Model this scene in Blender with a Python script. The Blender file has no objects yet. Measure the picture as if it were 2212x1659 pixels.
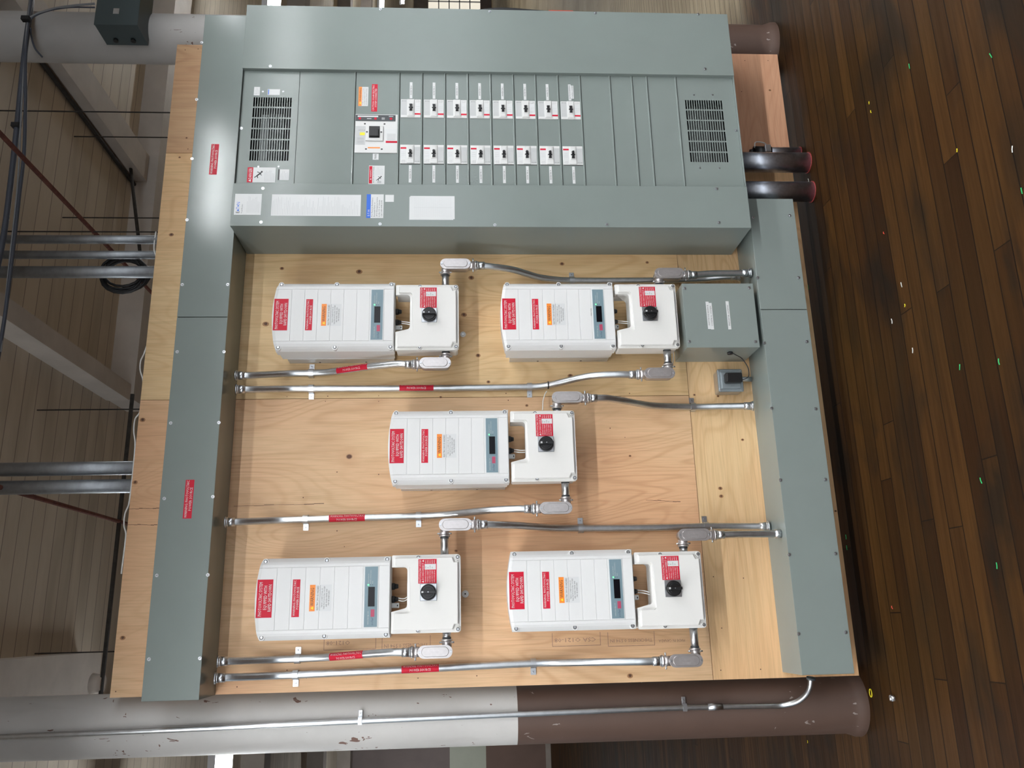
import bpy, bmesh, math, random
from mathutils import Vector, Matrix
random.seed(7)
PI = math.pi
SC = bpy.context.scene
COL = SC.collection

# ------------------------------------------------------------------ camera
F_PX = 1781.634
CAM = Vector((0.260725, -3.560255, 1.6448))
AX_R = Vector((-0.02382164, -0.05546101, -0.99817664))
AX_U = Vector((0.96127613, -0.27548125, -0.00763463))
AX_B = Vector((-0.27455553, -0.95970524, 0.05987576))
cd = bpy.data.cameras.new('camera'); cam = bpy.data.objects.new('camera', cd); COL.objects.link(cam)
m = Matrix.Identity(4)
for i in range(3):
    m[i][0] = AX_R[i]; m[i][1] = AX_U[i]; m[i][2] = AX_B[i]; m[i][3] = CAM[i]
cam.matrix_world = m
cd.sensor_fit = 'HORIZONTAL'; cd.sensor_width = 36.0; cd.lens = F_PX/2212*36.0
cd.clip_start = 0.05; cd.clip_end = 200
SC.camera = cam
# ------------------------------------------------------------------ exposure, world
vs = SC.view_settings
vs.view_transform = 'Standard'; vs.look = 'None'; vs.gamma = 1.0; vs.use_curve_mapping = False
vs.exposure = 0.91
W = bpy.data.worlds.new('world'); SC.world = W; W.use_nodes = True
bgn = W.node_tree.nodes['Background']
bgn.inputs[0].default_value = (0.78, 0.90, 1.0, 1); bgn.inputs[1].default_value = 0.26
LAMP = 62.0      # strength of the fluorescent tubes

FLOOR_Z = -0.035
CEIL_Z = 4.05

def ray(px, py):
    return AX_R*((px-1106)/F_PX) - AX_U*((py-829.5)/F_PX) - AX_B
def at(px, py, d=0.0):            # point standing d metres out from the face of the plywood wall -> (X, Z)
    r = ray(px, py); t = (-d-CAM.y)/r.y; q = CAM+r*t
    return q.x, q.z
def V(x, z, d): return Vector((x, -d, z))

# ------------------------------------------------------------------ materials
MATS = {}
def newmat(name):
    M = bpy.data.materials.new(name); M.use_nodes = True
    return M, M.node_tree, M.node_tree.nodes['Principled BSDF']
def N(nt, t, **kw):
    n = nt.nodes.new(t)
    for k, v in kw.items():
        if k == 'inp':
            for a, b in v.items(): n.inputs[a].default_value = b
        else: setattr(n, k, v)
    return n
def L(nt, a, b): nt.links.new(a, b)
def math_n(nt, op, a, b=None, c=None):
    n = nt.nodes.new('ShaderNodeMath'); n.operation = op
    for i, v in enumerate((a, b, c)):
        if v is None: continue
        if isinstance(v, (int, float)): n.inputs[i].default_value = v
        else: nt.links.new(v, n.inputs[i])
    return n.outputs[0]
def mixc(nt, f, a, b, mode='MIX'):
    n = nt.nodes.new('ShaderNodeMix'); n.data_type = 'RGBA'; n.blend_type = mode
    for i, v in ((0, f), (6, a), (7, b)):
        if isinstance(v, (int, float)): n.inputs[i].default_value = v
        elif isinstance(v, tuple): n.inputs[i].default_value = (*v[:3], 1)
        else: nt.links.new(v, n.inputs[i])
    return n.outputs[2]
def ramp(nt, f, p0, p1):
    n = nt.nodes.new('ShaderNodeMapRange'); n.inputs[1].default_value = p0; n.inputs[2].default_value = p1
    nt.links.new(f, n.inputs[0]); return n.outputs[0]
def noise(nt, co, scale=1, detail=2, rough=.5, dist=0, stretch=None):
    if stretch:
        mp = nt.nodes.new('ShaderNodeMapping'); mp.inputs['Scale'].default_value = stretch
        nt.links.new(co, mp.inputs[0]); co = mp.outputs[0]
    n = nt.nodes.new('ShaderNodeTexNoise'); n.inputs['Scale'].default_value = scale
    n.inputs['Detail'].default_value = detail; n.inputs['Roughness'].default_value = rough
    n.inputs['Distortion'].default_value = dist
    nt.links.new(co, n.inputs['Vector']); return n.outputs['Fac']
def bump(nt, P, h, strength, dist=.002):
    b = nt.nodes.new('ShaderNodeBump'); b.inputs['Strength'].default_value = strength
    b.inputs['Distance'].default_value = dist
    nt.links.new(h, b.inputs['Height']); nt.links.new(b.outputs[0], P.inputs['Normal'])
def plain(name, col, rough=.5, metal=0., vary=.06, vscale=6., bumps=0., bscale=200., emis=None, spec=None):
    if name in MATS: return MATS[name]
    M, nt, P = newmat(name)
    co = N(nt, 'ShaderNodeTexCoord').outputs['Object']
    n = noise(nt, co, vscale, 4, .6)
    k = ramp(nt, n, .3, .7)
    a = tuple(c*(1-vary) for c in col); b = tuple(min(1, c*(1+vary)) for c in col)
    L(nt, mixc(nt, k, a, b), P.inputs['Base Color'])
    P.inputs['Roughness'].default_value = rough; P.inputs['Metallic'].default_value = metal
    if spec is not None: P.inputs['Specular IOR Level'].default_value = spec
    if bumps:
        bump(nt, P, noise(nt, co, bscale, 2), bumps, .001)
    if emis:
        P.inputs['Emission Color'].default_value = (*emis[:3], 1); P.inputs['Emission Strength'].default_value = emis[3]
    MATS[name] = M; return M

paint = plain('grey_enamel', (.212, .245, .233), .17, 0, .03, 3, .10, 500, spec=.42)
paint_side = paint
white = plain('white_enamel', (.70, .70, .695), .42, 0, .015, 5, .05, 300)
white2 = plain('cream_enamel', (.72, .71, .685), .42, 0, .015, 5, .05, 300)
heatsink = plain('bare_aluminium_sheet', (.62, .62, .62), .42, .55, .04, 4)
galv = plain('galvanised_steel', (.60, .62, .64), .33, 1., .10, 30, .05, 60)
galv_dull = plain('weathered_galvanised', (.36, .38, .40), .42, .9, .16, 25, .05, 60)
zinc = plain('zinc_plate', (.62, .64, .67), .33, 1., .05, 40)
cast = plain('cast_aluminium', (.60, .57, .57), .36, .85, .05, 60, .15, 400)
black = plain('black_plastic', (.012, .012, .013), .35, 0, .1)
dark = plain('dark_gap', (.015, .015, .015), .8, 0, .1)
darkgrey = plain('dark_grey_plastic', (.05, .055, .06), .45)
red = plain('red_label', (.56, .010, .035), .45, 0, .03, spec=.25)
wht = plain('white_label', (.64, .65, .65), .35, 0, .02)
offw = plain('breaker_plastic', (.66, .66, .65), .4, 0, .03)
lgrey = plain('breaker_grey', (.50, .51, .51), .45, 0, .03)
ink = plain('black_ink', (.03, .03, .03), .6, 0, .05)
greyink = plain('faded_ink', (.44, .45, .46), .6, 0, .05)
orange = plain('orange_label', (.85, .25, .03), .35, 0, .03)
yellow = plain('yellow_label', (.85, .72, .02), .4, 0, .03)
blue = plain('blue_label', (.01, .12, .60), .35, 0, .03)
dispblue = plain('display_blue_grey', (.17, .25, .29), .35, 0, .03)
glassb = plain('display_glass', (.005, .005, .007), .12, 0, .1, spec=.25)
logored = plain('logo_red', (.45, .06, .12), .4)
logoblue = plain('logo_navy', (.05, .07, .13), .4)
ringm = plain('screw_recess', (.13, .13, .13), .5)
led = plain('green_led', (.05, .8, .15), .3, emis=(.1, 1, .2, 2.0))
ledoff = plain('unlit_led', (.10, .14, .15), .3)
boxgreen = plain('dark_grey_green_enamel', (.060, .085, .090), .4, 0, .05, 5)
rubber = plain('black_cable_jacket', (.018, .018, .02), .5)
bluecable = plain('slate_cable_jacket', (.075, .085, .11), .55)
greycable = plain('grey_cable_jacket', (.26, .27, .28), .55)
whitecable = plain('white_cable_jacket', (.75, .75, .73), .45)
rust = plain('rusted_rod', (.14, .05, .035), .8, .2, .3, 40)
rustdark = plain('dark_rod', (.04, .035, .03), .8, .1, .3, 40)
beam = plain('painted_timber', (.55, .50, .45), .7, 0, .12, 3)
beamdark = plain('painted_timber_dark', (.28, .24, .21), .75, 0, .12, 3)
tubeM = plain('fluorescent_tube', (.9, .9, .9), .4, emis=(.95, .98, 1.0, LAMP))
tubeB = plain('fluorescent_tube_bare', (.9, .9, .9), .4, emis=(.95, .98, 1.0, 18.))
fixt = plain('fixture_white', (.70, .72, .76), .4)
greenbit = plain('green_wire', (.02, .45, .12), .5)
redbit = plain('red_wire', (.65, .06, .03), .5)
foil = plain('crumpled_foil', (.9, .9, .9), .25, .9)
alcast = plain('grey_cast_box', (.30, .34, .36), .45, .5, .06, 30, .1, 300)
alside = plain('box_side_metal', (.42, .38, .32), .4, .6, .1, 30)

def plywood(name, light, darkc, patch, axis='Z', seed=0., knots=True, contrast=.5):
    M, nt, P = newmat(name)
    co = N(nt, 'ShaderNodeTexCoord').outputs['Object']
    ad = nt.nodes.new('ShaderNodeVectorMath'); ad.operation = 'ADD'; ad.inputs[1].default_value = (seed*3.1, seed, seed*1.7)
    L(nt, co, ad.inputs[0]); co = ad.outputs[0]
    s = (1, 1, .22) if axis == 'Z' else (.22, 1, 1)
    n1 = noise(nt, co, 3.4, 1.2, .4, 1.0, s)
    bands = math_n(nt, 'SINE', math_n(nt, 'MULTIPLY', n1, 120.))
    bands = ramp(nt, bands, -.2, 1.0)
    b2 = math_n(nt, 'POWER', bands, 2.2)
    s2 = (1, 1, .03) if axis == 'Z' else (.03, 1, 1)
    fine = noise(nt, co, 160, 3, .6, 0, s2)
    mid = noise(nt, co, 22, 3, .6, .3, (1, 1, .12) if axis == 'Z' else (.12, 1, 1))
    big = noise(nt, co, 1.5, 2, .5, .4, (1, 1, .4) if axis == 'Z' else (.4, 1, 1))
    bmask = ramp(nt, noise(nt, co, 1.9, 1, .5), .38, .62)
    c = mixc(nt, math_n(nt, 'MULTIPLY', math_n(nt, 'MULTIPLY', b2, contrast), math_n(nt, 'ADD', math_n(nt, 'MULTIPLY', bmask, .75), .25)), light, darkc)
    c = mixc(nt, math_n(nt, 'MULTIPLY', ramp(nt, big, .42, .62), .8), c, patch, 'MULTIPLY')
    c = mixc(nt, math_n(nt, 'MULTIPLY', ramp(nt, mid, .45, .72), .38), c, darkc)
    c = mixc(nt, math_n(nt, 'MULTIPLY', ramp(nt, fine, .45, .75), .30), c, tuple(x*.6 for x in darkc))
    if knots:
        vo = nt.nodes.new('ShaderNodeTexVoronoi'); vo.inputs['Scale'].default_value = 2.3
        mp = nt.nodes.new('ShaderNodeMapping'); mp.inputs['Scale'].default_value = (1.0, .05, .8) if axis == 'Z' else (.8, .05, 1.0)
        L(nt, co, mp.inputs[0]); L(nt, mp.outputs[0], vo.inputs['Vector'])
        k = vo.outputs['Distance']
        kk = ramp(nt, k, .032, .022); halo = ramp(nt, k, .12, .02)
        c = mixc(nt, math_n(nt, 'MULTIPLY', halo, .35), c, (.45, .22, .10))
        c = mixc(nt, kk, c, (.10, .035, .015))
    L(nt, c, P.inputs['Base Color'])
    P.inputs['Roughness'].default_value = .55
    bump(nt, P, fine, .08, .001)
    return M
ply_a = plywood('plywood_honey', (.72, .51, .27), (.52, .30, .13), (.98, .84, .76), 'Z', 1., True, .5)
ply_b = plywood('plywood_rose', (.70, .475, .275), (.50, .285, .14), (.97, .79, .74), 'Z', 4., True, .46)
ply_c = plywood('plywood_dark', (.55, .34, .18), (.40, .21, .10), (.95, .80, .75), 'Z', 8.)
ply_d = plywood('plywood_pale', (.72, .50, .27), (.54, .32, .15), (.97, .80, .74), 'X', 2.5, False, .55)
ply_e = plywood('plywood_orange', (.60, .33, .20), (.47, .22, .12), (.95, .88, .85), 'X', 6.5, False, .5)
plyedge = plain('plywood_edge', (.36, .22, .12), .7, 0, .2, 60)
knotc = plain('knot_brown', (.10, .04, .018), .6, 0, .3, 60)
knoth = plain('knot_ring_brown', (.34, .17, .075), .6, 0, .3, 60)
stampc = plain('stamp_ink', (.30, .18, .125), .7, 0, .3, 60)

def floor_mat():
    M, nt, P = newmat('worn_hardwood_floor')
    co = N(nt, 'ShaderNodeTexCoord').outputs['Object']
    sep = N(nt, 'ShaderNodeSeparateXYZ'); L(nt, co, sep.inputs[0])
    X, Y = sep.outputs[0], sep.outputs[1]
    wob = math_n(nt, 'MULTIPLY', noise(nt, co, .8, 1), .03)
    Yw = math_n(nt, 'ADD', Y, wob)
    row = math_n(nt, 'DIVIDE', Yw, .083)
    ri = math_n(nt, 'FLOOR', row)
    rf = math_n(nt, 'SUBTRACT', row, ri)
    # per-row random start
    wn = N(nt, 'ShaderNodeTexWhiteNoise', noise_dimensions='1D'); L(nt, ri, wn.inputs['W'])
    xs = math_n(nt, 'DIVIDE', math_n(nt, 'ADD', X, math_n(nt, 'MULTIPLY', wn.outputs[0], 7.)), 2.3)
    xi = math_n(nt, 'FLOOR', xs); xf = math_n(nt, 'SUBTRACT', xs, xi)
    cid = N(nt, 'ShaderNodeCombineXYZ'); L(nt, ri, cid.inputs[0]); L(nt, xi, cid.inputs[1])
    wn2 = N(nt, 'ShaderNodeTexWhiteNoise', noise_dimensions='2D'); L(nt, cid.outputs[0], wn2.inputs['Vector'])
    rnd = wn2.outputs[0]
    offs = N(nt, 'ShaderNodeCombineXYZ'); L(nt, math_n(nt, 'MULTIPLY', rnd, 50.), offs.inputs[2]); 
    va = nt.nodes.new('ShaderNodeVectorMath'); va.operation = 'ADD'; L(nt, co, va.inputs[0]); L(nt, offs.outputs[0], va.inputs[1])
    grain = noise(nt, va.outputs[0], 12, 5, .65, .6, (.16, 3.2, 1))
    blot = noise(nt, co, 3.2, 4, .6, .5, (.5, 1.3, 1))
    c = mixc(nt, rnd, (.022, .0085, .0030), (.066, .029, .0080))
    c = mixc(nt, math_n(nt, 'MULTIPLY', ramp(nt, grain, .35, .7), .6), c, (.013, .006, .003))
    c = mixc(nt, math_n(nt, 'MULTIPLY', ramp(nt, blot, .50, .66), .85), c, (.010, .007, .005))
    far_glare = math_n(nt, 'MULTIPLY', ramp(nt, math_n(nt, 'ADD', X, math_n(nt, 'MULTIPLY', blot, .5)), 3.75, 4.2), ramp(nt, Y, .25, .55))
    c = mixc(nt, math_n(nt, 'MULTIPLY', far_glare, .9), c, mixc(nt, grain, (.50, .41, .28), (.20, .155, .095)))  # paler tan boards, with window glare painted into their colour
    c = mixc(nt, math_n(nt, 'MULTIPLY', ramp(nt, noise(nt, co, 1.1, 2), .45, .7), .35), c, (.042, .022, .006))
    g1 = math_n(nt, 'LESS_THAN', rf, .065)
    g2 = math_n(nt, 'LESS_THAN', xf, .0018)
    gap = math_n(nt, 'MAXIMUM', g1, g2)
    c = mixc(nt, math_n(nt, 'MULTIPLY', gap, .85), c, (.006, .004, .003))
    L(nt, c, P.inputs['Base Color'])
    r = math_n(nt, 'ADD', math_n(nt, 'MULTIPLY', grain, .3), .40)
    L(nt, r, P.inputs['Roughness'])
    P.inputs['Specular IOR Level'].default_value = .07
    h = math_n(nt, 'SUBTRACT', math_n(nt, 'MULTIPLY', grain, .3), gap)
    bump(nt, P, h, .5, .002)
    return M
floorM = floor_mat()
def plank_ceiling():
    M, nt, P = newmat('painted_plank_ceiling')
    co = N(nt, 'ShaderNodeTexCoord').outputs['Object']
    sep = N(nt, 'ShaderNodeSeparateXYZ'); L(nt, co, sep.inputs[0])
    row = math_n(nt, 'DIVIDE', sep.outputs[1], .135); ri = math_n(nt, 'FLOOR', row)
    rf = math_n(nt, 'SUBTRACT', row, ri)
    wn = N(nt, 'ShaderNodeTexWhiteNoise', noise_dimensions='1D'); L(nt, ri, wn.inputs['W'])
    c = mixc(nt, wn.outputs[0], (.60, .53, .43), (.70, .62, .51))
    st = noise(nt, co, 2.5, 4, .6, .4, (.4, 1.5, 1))
    c = mixc(nt, math_n(nt, 'MULTIPLY', ramp(nt, st, .45, .75), .35), c, (.20, .16, .10))
    gap = math_n(nt, 'LESS_THAN', rf, .05)
    c = mixc(nt, math_n(nt, 'MULTIPLY', gap, .65), c, (.12, .09, .07))
    L(nt, c, P.inputs['Base Color']); P.inputs['Roughness'].default_value = .7
    bump(nt, P, math_n(nt, 'SUBTRACT', 1., gap), .6, .004)
    return M
ceilM = plank_ceiling()
def column_mat(name, base, spot, thr, seed, streak):
    M, nt, P = newmat(name)
    co = N(nt, 'ShaderNodeTexCoord').outputs['Object']
    ad = nt.nodes.new('ShaderNodeVectorMath'); ad.operation = 'ADD'; ad.inputs[1].default_value = (seed, seed, seed)
    L(nt, co, ad.inputs[0]); co = ad.outputs[0]
    n = noise(nt, co, 4, 4, .6)
    c = mixc(nt, ramp(nt, n, .3, .7), tuple(x*.93 for x in base), tuple(x*1.05 for x in base))
    s1 = noise(nt, co, 26, 3, .65, .5, (1, 1, .55)); area = noise(nt, co, 2.2, 1)
    f = math_n(nt, 'MULTIPLY', math_n(nt, 'GREATER_THAN', s1, thr), math_n(nt, 'GREATER_THAN', area, .50))
    c = mixc(nt, f, c, spot)
    s2 = noise(nt, co, 9, 3, .6, .4, (1, 1, .2))
    c = mixc(nt, math_n(nt, 'MULTIPLY', ramp(nt, s2, .58, .78), .35), c, streak)
    L(nt, c, P.inputs['Base Color']); P.inputs['Roughness'].default_value = .5
    bump(nt, P, noise(nt, co, 40, 3), .12, .002)
    return M
colwhite = column_mat('column_white_paint', (.51, .495, .475), (.16, .09, .07), .66, 3., (.33, .31, .29))
colbrown = column_mat('column_brown_paint', (.092, .054, .040), (.28, .24, .22), .67, 9., (.11, .075, .065))
wallbrown = plain('wall_brown_paint', (.14, .085, .065), .6, 0, .08, 2)
wallpale = plain('wall_pale_green_paint', (.42, .44, .36), .6, 0, .05, 2)
wallmauve = plain('wall_mauve_paint', (.17, .135, .125), .7, 0, .1, 2)
skyglass = plain('daylight_glass', (.7, .8, .9), .2, emis=(.90, .95, 1.0, 1.5))
glazing = plain('daylit_glazing', (.8, .8, .72), .3, emis=(1., .93, .78, .42))

# ------------------------------------------------------------------ mesh builder
ORG = {}
TXT = {}
def text_geo(s):
    if s in TXT: return TXT[s]
    cu = bpy.data.curves.new('t', 'FONT'); cu.body = s; cu.size = 1.0; cu.resolution_u = 1
    ob = bpy.data.objects.new('t', cu)
    me = bpy.data.meshes.new_from_object(ob)
    vs_ = [(v.co.x, v.co.y) for v in me.vertices]; fs = [tuple(p.vertices) for p in me.polygons]
    bpy.data.objects.remove(ob); bpy.data.curves.remove(cu); bpy.data.meshes.remove(me)
    if vs_:
        x0 = min(v[0] for v in vs_); x1 = max(v[0] for v in vs_)
    else: x0, x1 = 0, 1
    TXT[s] = (vs_, fs, x0, x1); return TXT[s]

class MB:
    def __init__(s): s.v = []; s.f = []; s.m = []; s.s = []
    def add(s, vs_, fs, m=0, smooth=False):
        o = len(s.v); s.v += [tuple(v) for v in vs_]
        for f in fs: s.f.append(tuple(i+o for i in f)); s.m.append(m); s.s.append(smooth)
        return s
    def box(s, x0, x1, z0, z1, d0, d1, m=0, bev=0, seg=2):
        if x0 > x1: x0, x1 = x1, x0
        if z0 > z1: z0, z1 = z1, z0
        if d0 > d1: d0, d1 = d1, d0
        if bev:
            bm = bmesh.new(); bmesh.ops.create_cube(bm, size=1)
            for v in bm.verts:
                v.co = Vector(((x0+x1)/2+v.co.x*(x1-x0), -(d0+d1)/2+v.co.y*(d1-d0), (z0+z1)/2+v.co.z*(z1-z0)))
            bmesh.ops.bevel(bm, geom=bm.edges[:], offset=bev, segments=seg, affect='EDGES', profile=.5)
            bm.verts.index_update()
            s.add([v.co for v in bm.verts], [[v.index for v in f.verts] for f in bm.faces], m); bm.free()
            return s
        vs_ = [(x, -d, z) for x in (x0, x1) for d in (d0, d1) for z in (z0, z1)]
        s.add(vs_, [(0, 1, 3, 2), (4, 6, 7, 5), (0, 4, 5, 1), (2, 3, 7, 6), (0, 2, 6, 4), (1, 5, 7, 3)], m); return s
    def wbox(s, x0, x1, y0, y1, z0, z1, m=0): return s.box(x0, x1, z0, z1, -y0, -y1, m)
    def cyl(s, p0, p1, r0, r1=None, n=20, m=0, caps=True):
        p0 = Vector(p0); p1 = Vector(p1); r1 = r0 if r1 is None else r1
        a = (p1-p0).normalized(); u = a.orthogonal().normalized(); w = a.cross(u)
        vs_ = []
        for p, r in ((p0, r0), (p1, r1)):
            for i in range(n):
                t = 2*PI*i/n; vs_.append(p+(u*math.cos(t)+w*math.sin(t))*r)
        o = [(i, (i+1) % n, n+(i+1) % n, n+i) for i in range(n)]
        s.add(vs_, o, m, True)
        if caps:
            s.add(vs_[:n], [tuple(range(n))[::-1]], m); s.add(vs_[n:], [tuple(range(n))], m)
        return s
    def tube(s, pts, r, n=12, m=0, caps=True):
        pts = [Vector(p) for p in pts]; rings = []
        t0 = (pts[1]-pts[0]).normalized(); u = t0.orthogonal().normalized()
        rr = r if isinstance(r, (list, tuple)) else [r]*len(pts)
        for i, p in enumerate(pts):
            t = (pts[min(i+1, len(pts)-1)]-pts[max(i-1, 0)]).normalized()
            u = (u-t*u.dot(t)).normalized(); w = t.cross(u)
            rings.append([p+(u*math.cos(2*PI*k/n)+w*math.sin(2*PI*k/n))*rr[i] for k in range(n)])
        vs_ = [v for q in rings for v in q]; fs = []
        for i in range(len(pts)-1):
            for k in range(n):
                fs.append((i*n+k, i*n+(k+1) % n, (i+1)*n+(k+1) % n, (i+1)*n+k))
        s.add(vs_, fs, m, True)
        if caps: s.add(rings[0], [tuple(range(n))[::-1]], m); s.add(rings[-1], [tuple(range(n))], m)
        return s
    def prism(s, poly, d0, d1, m=0, side=None, smooth=False):   # polygon in (x, z), extruded in depth
        n = len(poly); vs_ = [(x, -d0, z) for x, z in poly]+[(x, -d1, z) for x, z in poly]
        s.add(vs_, [tuple(range(n)), tuple(range(n, 2*n))[::-1]], m)
        s.add(vs_, [(i, (i+1) % n, n+(i+1) % n, n+i) for i in range(n)], m if side is None else side, smooth); return s
    def disc(s, x, z, d, r, t=.001, m=0, n=16, rz=None):
        poly = [(x+r*math.cos(2*PI*i/n), z+(rz or r)*math.sin(2*PI*i/n)) for i in range(n)]
        return s.prism(poly, d, d+t, m)
    def lathe(s, cx, cy, prof, n=48, mats=None):
        vs_ = [(cx+r*math.cos(2*PI*i/n), cy+r*math.sin(2*PI*i/n), z) for r, z in prof for i in range(n)]
        for j in range(len(prof)-1):
            o = j*n
            s.add([vs_[o+i] for i in range(2*n)], [(i, (i+1) % n, n+(i+1) % n, n+i) for i in range(n)], mats[j] if mats else 0, True)
        return s
    def text(s, t, x0, x1, z0, h, d, m=0, ang=0):     # x0..x1 along the line of writing, z0 = baseline, h = cap height
        vs_, fs, a, b = text_geo(t)
        k = (x1-x0)/(b-a); kz = h/.70
        s.add([(x0+(v[0]-a)*k, -d, z0+v[1]*kz) for v in vs_], fs, m); return s
    def textf(s, t, length, h, f, m=0):
        vs_, fs, a, b = text_geo(t); k = length/(b-a); kz = h/.70
        s.add([f((v[0]-a)*k-length/2, v[1]*kz) for v in vs_], fs, m); return s
    def build(s, name, mats, parent=None, loc=None, label=None):
        if not isinstance(mats, (list, tuple)): mats = [mats]
        o = Vector(loc) if loc is not None else (ORG[parent.name] if parent else Vector((0, 0, 0)))
        me = bpy.data.meshes.new(name)
        me.from_pydata([tuple(Vector(v)-o) for v in s.v], [], s.f)
        for M in mats: me.materials.append(M)
        for p, mi, sm in zip(me.polygons, s.m, s.s): p.material_index = mi; p.use_smooth = sm
        bm = bmesh.new(); bm.from_mesh(me)
        bmesh.ops.remove_doubles(bm, verts=bm.verts, dist=1e-6)
        bmesh.ops.recalc_face_normals(bm, faces=bm.faces); bm.to_mesh(me); bm.free(); me.update()
        ob = bpy.data.objects.new(name, me); COL.objects.link(ob)
        if parent: ob.parent = parent
        else: ob.location = o
        ORG[ob.name] = o
        if label: ob['label'] = label
        return ob
def props(o, label=None, cat=None, group=None, kind=None):
    for k, v in (('label', label), ('category', cat), ('group', group), ('kind', kind)):
        if v: o[k] = v
    return o
def thing(name, label, cat, loc=(0, 0, 0), group=None):
    o = bpy.data.objects.new(name, None); o.empty_display_size = .05; o.location = loc; COL.objects.link(o)
    ORG[o.name] = Vector(loc); return props(o, label, cat, group)
def copy_tree(o, parent=None):
    c = o.copy(); COL.objects.link(c); c.parent = parent
    for ch in list(o.children): copy_tree(ch, c)
    return c
def catmull(P, n=10):
    P = [Vector(p) for p in P]; Q = [P[0]*2-P[1]]+P+[P[-1]*2-P[-2]]; out = []
    for i in range(1, len(Q)-2):
        a, b, c, d = Q[i-1:i+3]
        # chord-length aware
        for k in range(n):
            t = k/n
            m1 = (c-a)*.5*min(1, 2*(c-b).length/max(1e-6, (c-a).length)); m2 = (d-b)*.5*min(1, 2*(c-b).length/max(1e-6, (d-b).length))
            t2, t3 = t*t, t*t*t
            out.append(b*(2*t3-3*t2+1)+m1*(t3-2*t2+t)+c*(-2*t3+3*t2)+m2*(t3-t2))
    out.append(P[-1]); return out

# ------------------------------------------------------------------ setting
def struct(mb, name, mats, parent=None): return props(mb.build(name, mats, parent), kind='structure')
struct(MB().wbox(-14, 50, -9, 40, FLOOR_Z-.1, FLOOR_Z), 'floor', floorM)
struct(MB().wbox(-14, 50, -9, 40, CEIL_Z, CEIL_Z+.1), 'ceiling', ceilM)
# far walls
w = MB()
w.wbox(-14, 1.6, 14., 14.15, FLOOR_Z, 1.24, 0); w.wbox(-14, 1.6, 14., 14.15, 1.24, 1.95, 1); w.wbox(-14, 1.6, 14., 14.15, 1.95, CEIL_Z, 2)
w.wbox(-14, 1.6, 13.97, 14., FLOOR_Z, FLOOR_Z+.10, 3)
struct(w, 'wall_back', [wallbrown, wallpale, wallmauve, beamdark])
w = MB()
w.wbox(20, 50, 33., 33.2, FLOOR_Z, .55, 0); w.wbox(20, 50, 33., 33.2, 3.3, CEIL_Z, 1)
for x in (21, 26.2, 30.6, 36.0, 41.5): w.wbox(x-.35, x+.35, 32.95, 33.2, .55, 3.3, 0)
struct(w, 'wall_far', [wallmauve, beamdark])
for i, (x0, x1) in enumerate(((21.35, 25.85), (26.55, 30.25), (30.95, 35.65), (36.35, 41.15))):
    w = MB().wbox(x0, x1, 33.1, 33.12, .55, 3.3, 0)
    for k in range(1, 5):
        x = x0+(x1-x0)*k/5; w.wbox(x-.03, x+.03, 33.05, 33.1, .55, 3.3, 1)
    for k in range(1, 5):
        z = .55+2.75*k/5; w.wbox(x0, x1, 33.05, 33.1, z-.03, z+.03, 1)
    struct(w, 'window_%d' % (i+1), [glazing, fixt])
w = MB()
w.wbox(-14, 20, -9.2, -9., FLOOR_Z, 1.35, 0); w.wbox(-14, 20, -9.2, -9., 3.3, CEIL_Z, 0)
for x in (-14, -8.3, -4.3, -.3, 3.7, 7.7, 11.7, 19.5): w.wbox(x, x+.5, -9.2, -9., 1.35, 3.3, 0)
struct(w, 'wall_front', [wallmauve])
for i, x in enumerate((-8.3, -4.3, -.3, 3.7, 7.7)):
    w = MB().wbox(x+.5, x+4., -9.12, -9.1, 1.35, 3.3, 0)
    for k in range(1, 4): w.wbox(x+.5+3.5*k/4-.03, x+.5+3.5*k/4+.03, -9.1, -9.05, 1.35, 3.3, 1)
    w.wbox(x+.5, x+4., -9.1, -9.05, 2.3, 2.36, 1)
    struct(w, 'window_%d' % (i+5), [skyglass, fixt])
# ceiling beams: joists running away from the board, girders running along it
def beam_thing(label, *b, name='ceiling_beam', mats=None):
    mb = MB(); mb.wbox(*b); return props(mb.build(name, mats or beam, None, loc=(b[0], b[2], b[4])), label, 'beam', None)
beam_thing('grey painted timber ceiling beam running back behind the right column', 3.41, 3.62, .10, 1.98, 3.945, CEIL_Z)
beam_thing('slender painted ceiling beam running back above the middle of the board', 1.751, 1.864, -1.2, 1.98, 3.90, CEIL_Z)
beam_thing('painted ceiling beam running back above the left column', -.24, .13, .3, 1.98, 3.90, CEIL_Z)
beam_thing('nearest crosswise ceiling girder behind the top edge of the board', 1.76, 18, 1.99, 2.33, 3.88, CEIL_Z)
beam_thing('second crosswise ceiling girder behind the board', -12, 30, 6.2, 6.5, 3.8, CEIL_Z, mats=beamdark)
beam_thing('third crosswise ceiling girder behind the board', -12, 34, 10.2, 10.5, 3.8, CEIL_Z, mats=beamdark)
beam_thing('farthest crosswise ceiling girder near the back wall', -12, 34, 13.4, 13.7, 3.8, CEIL_Z, mats=beamdark)

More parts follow.
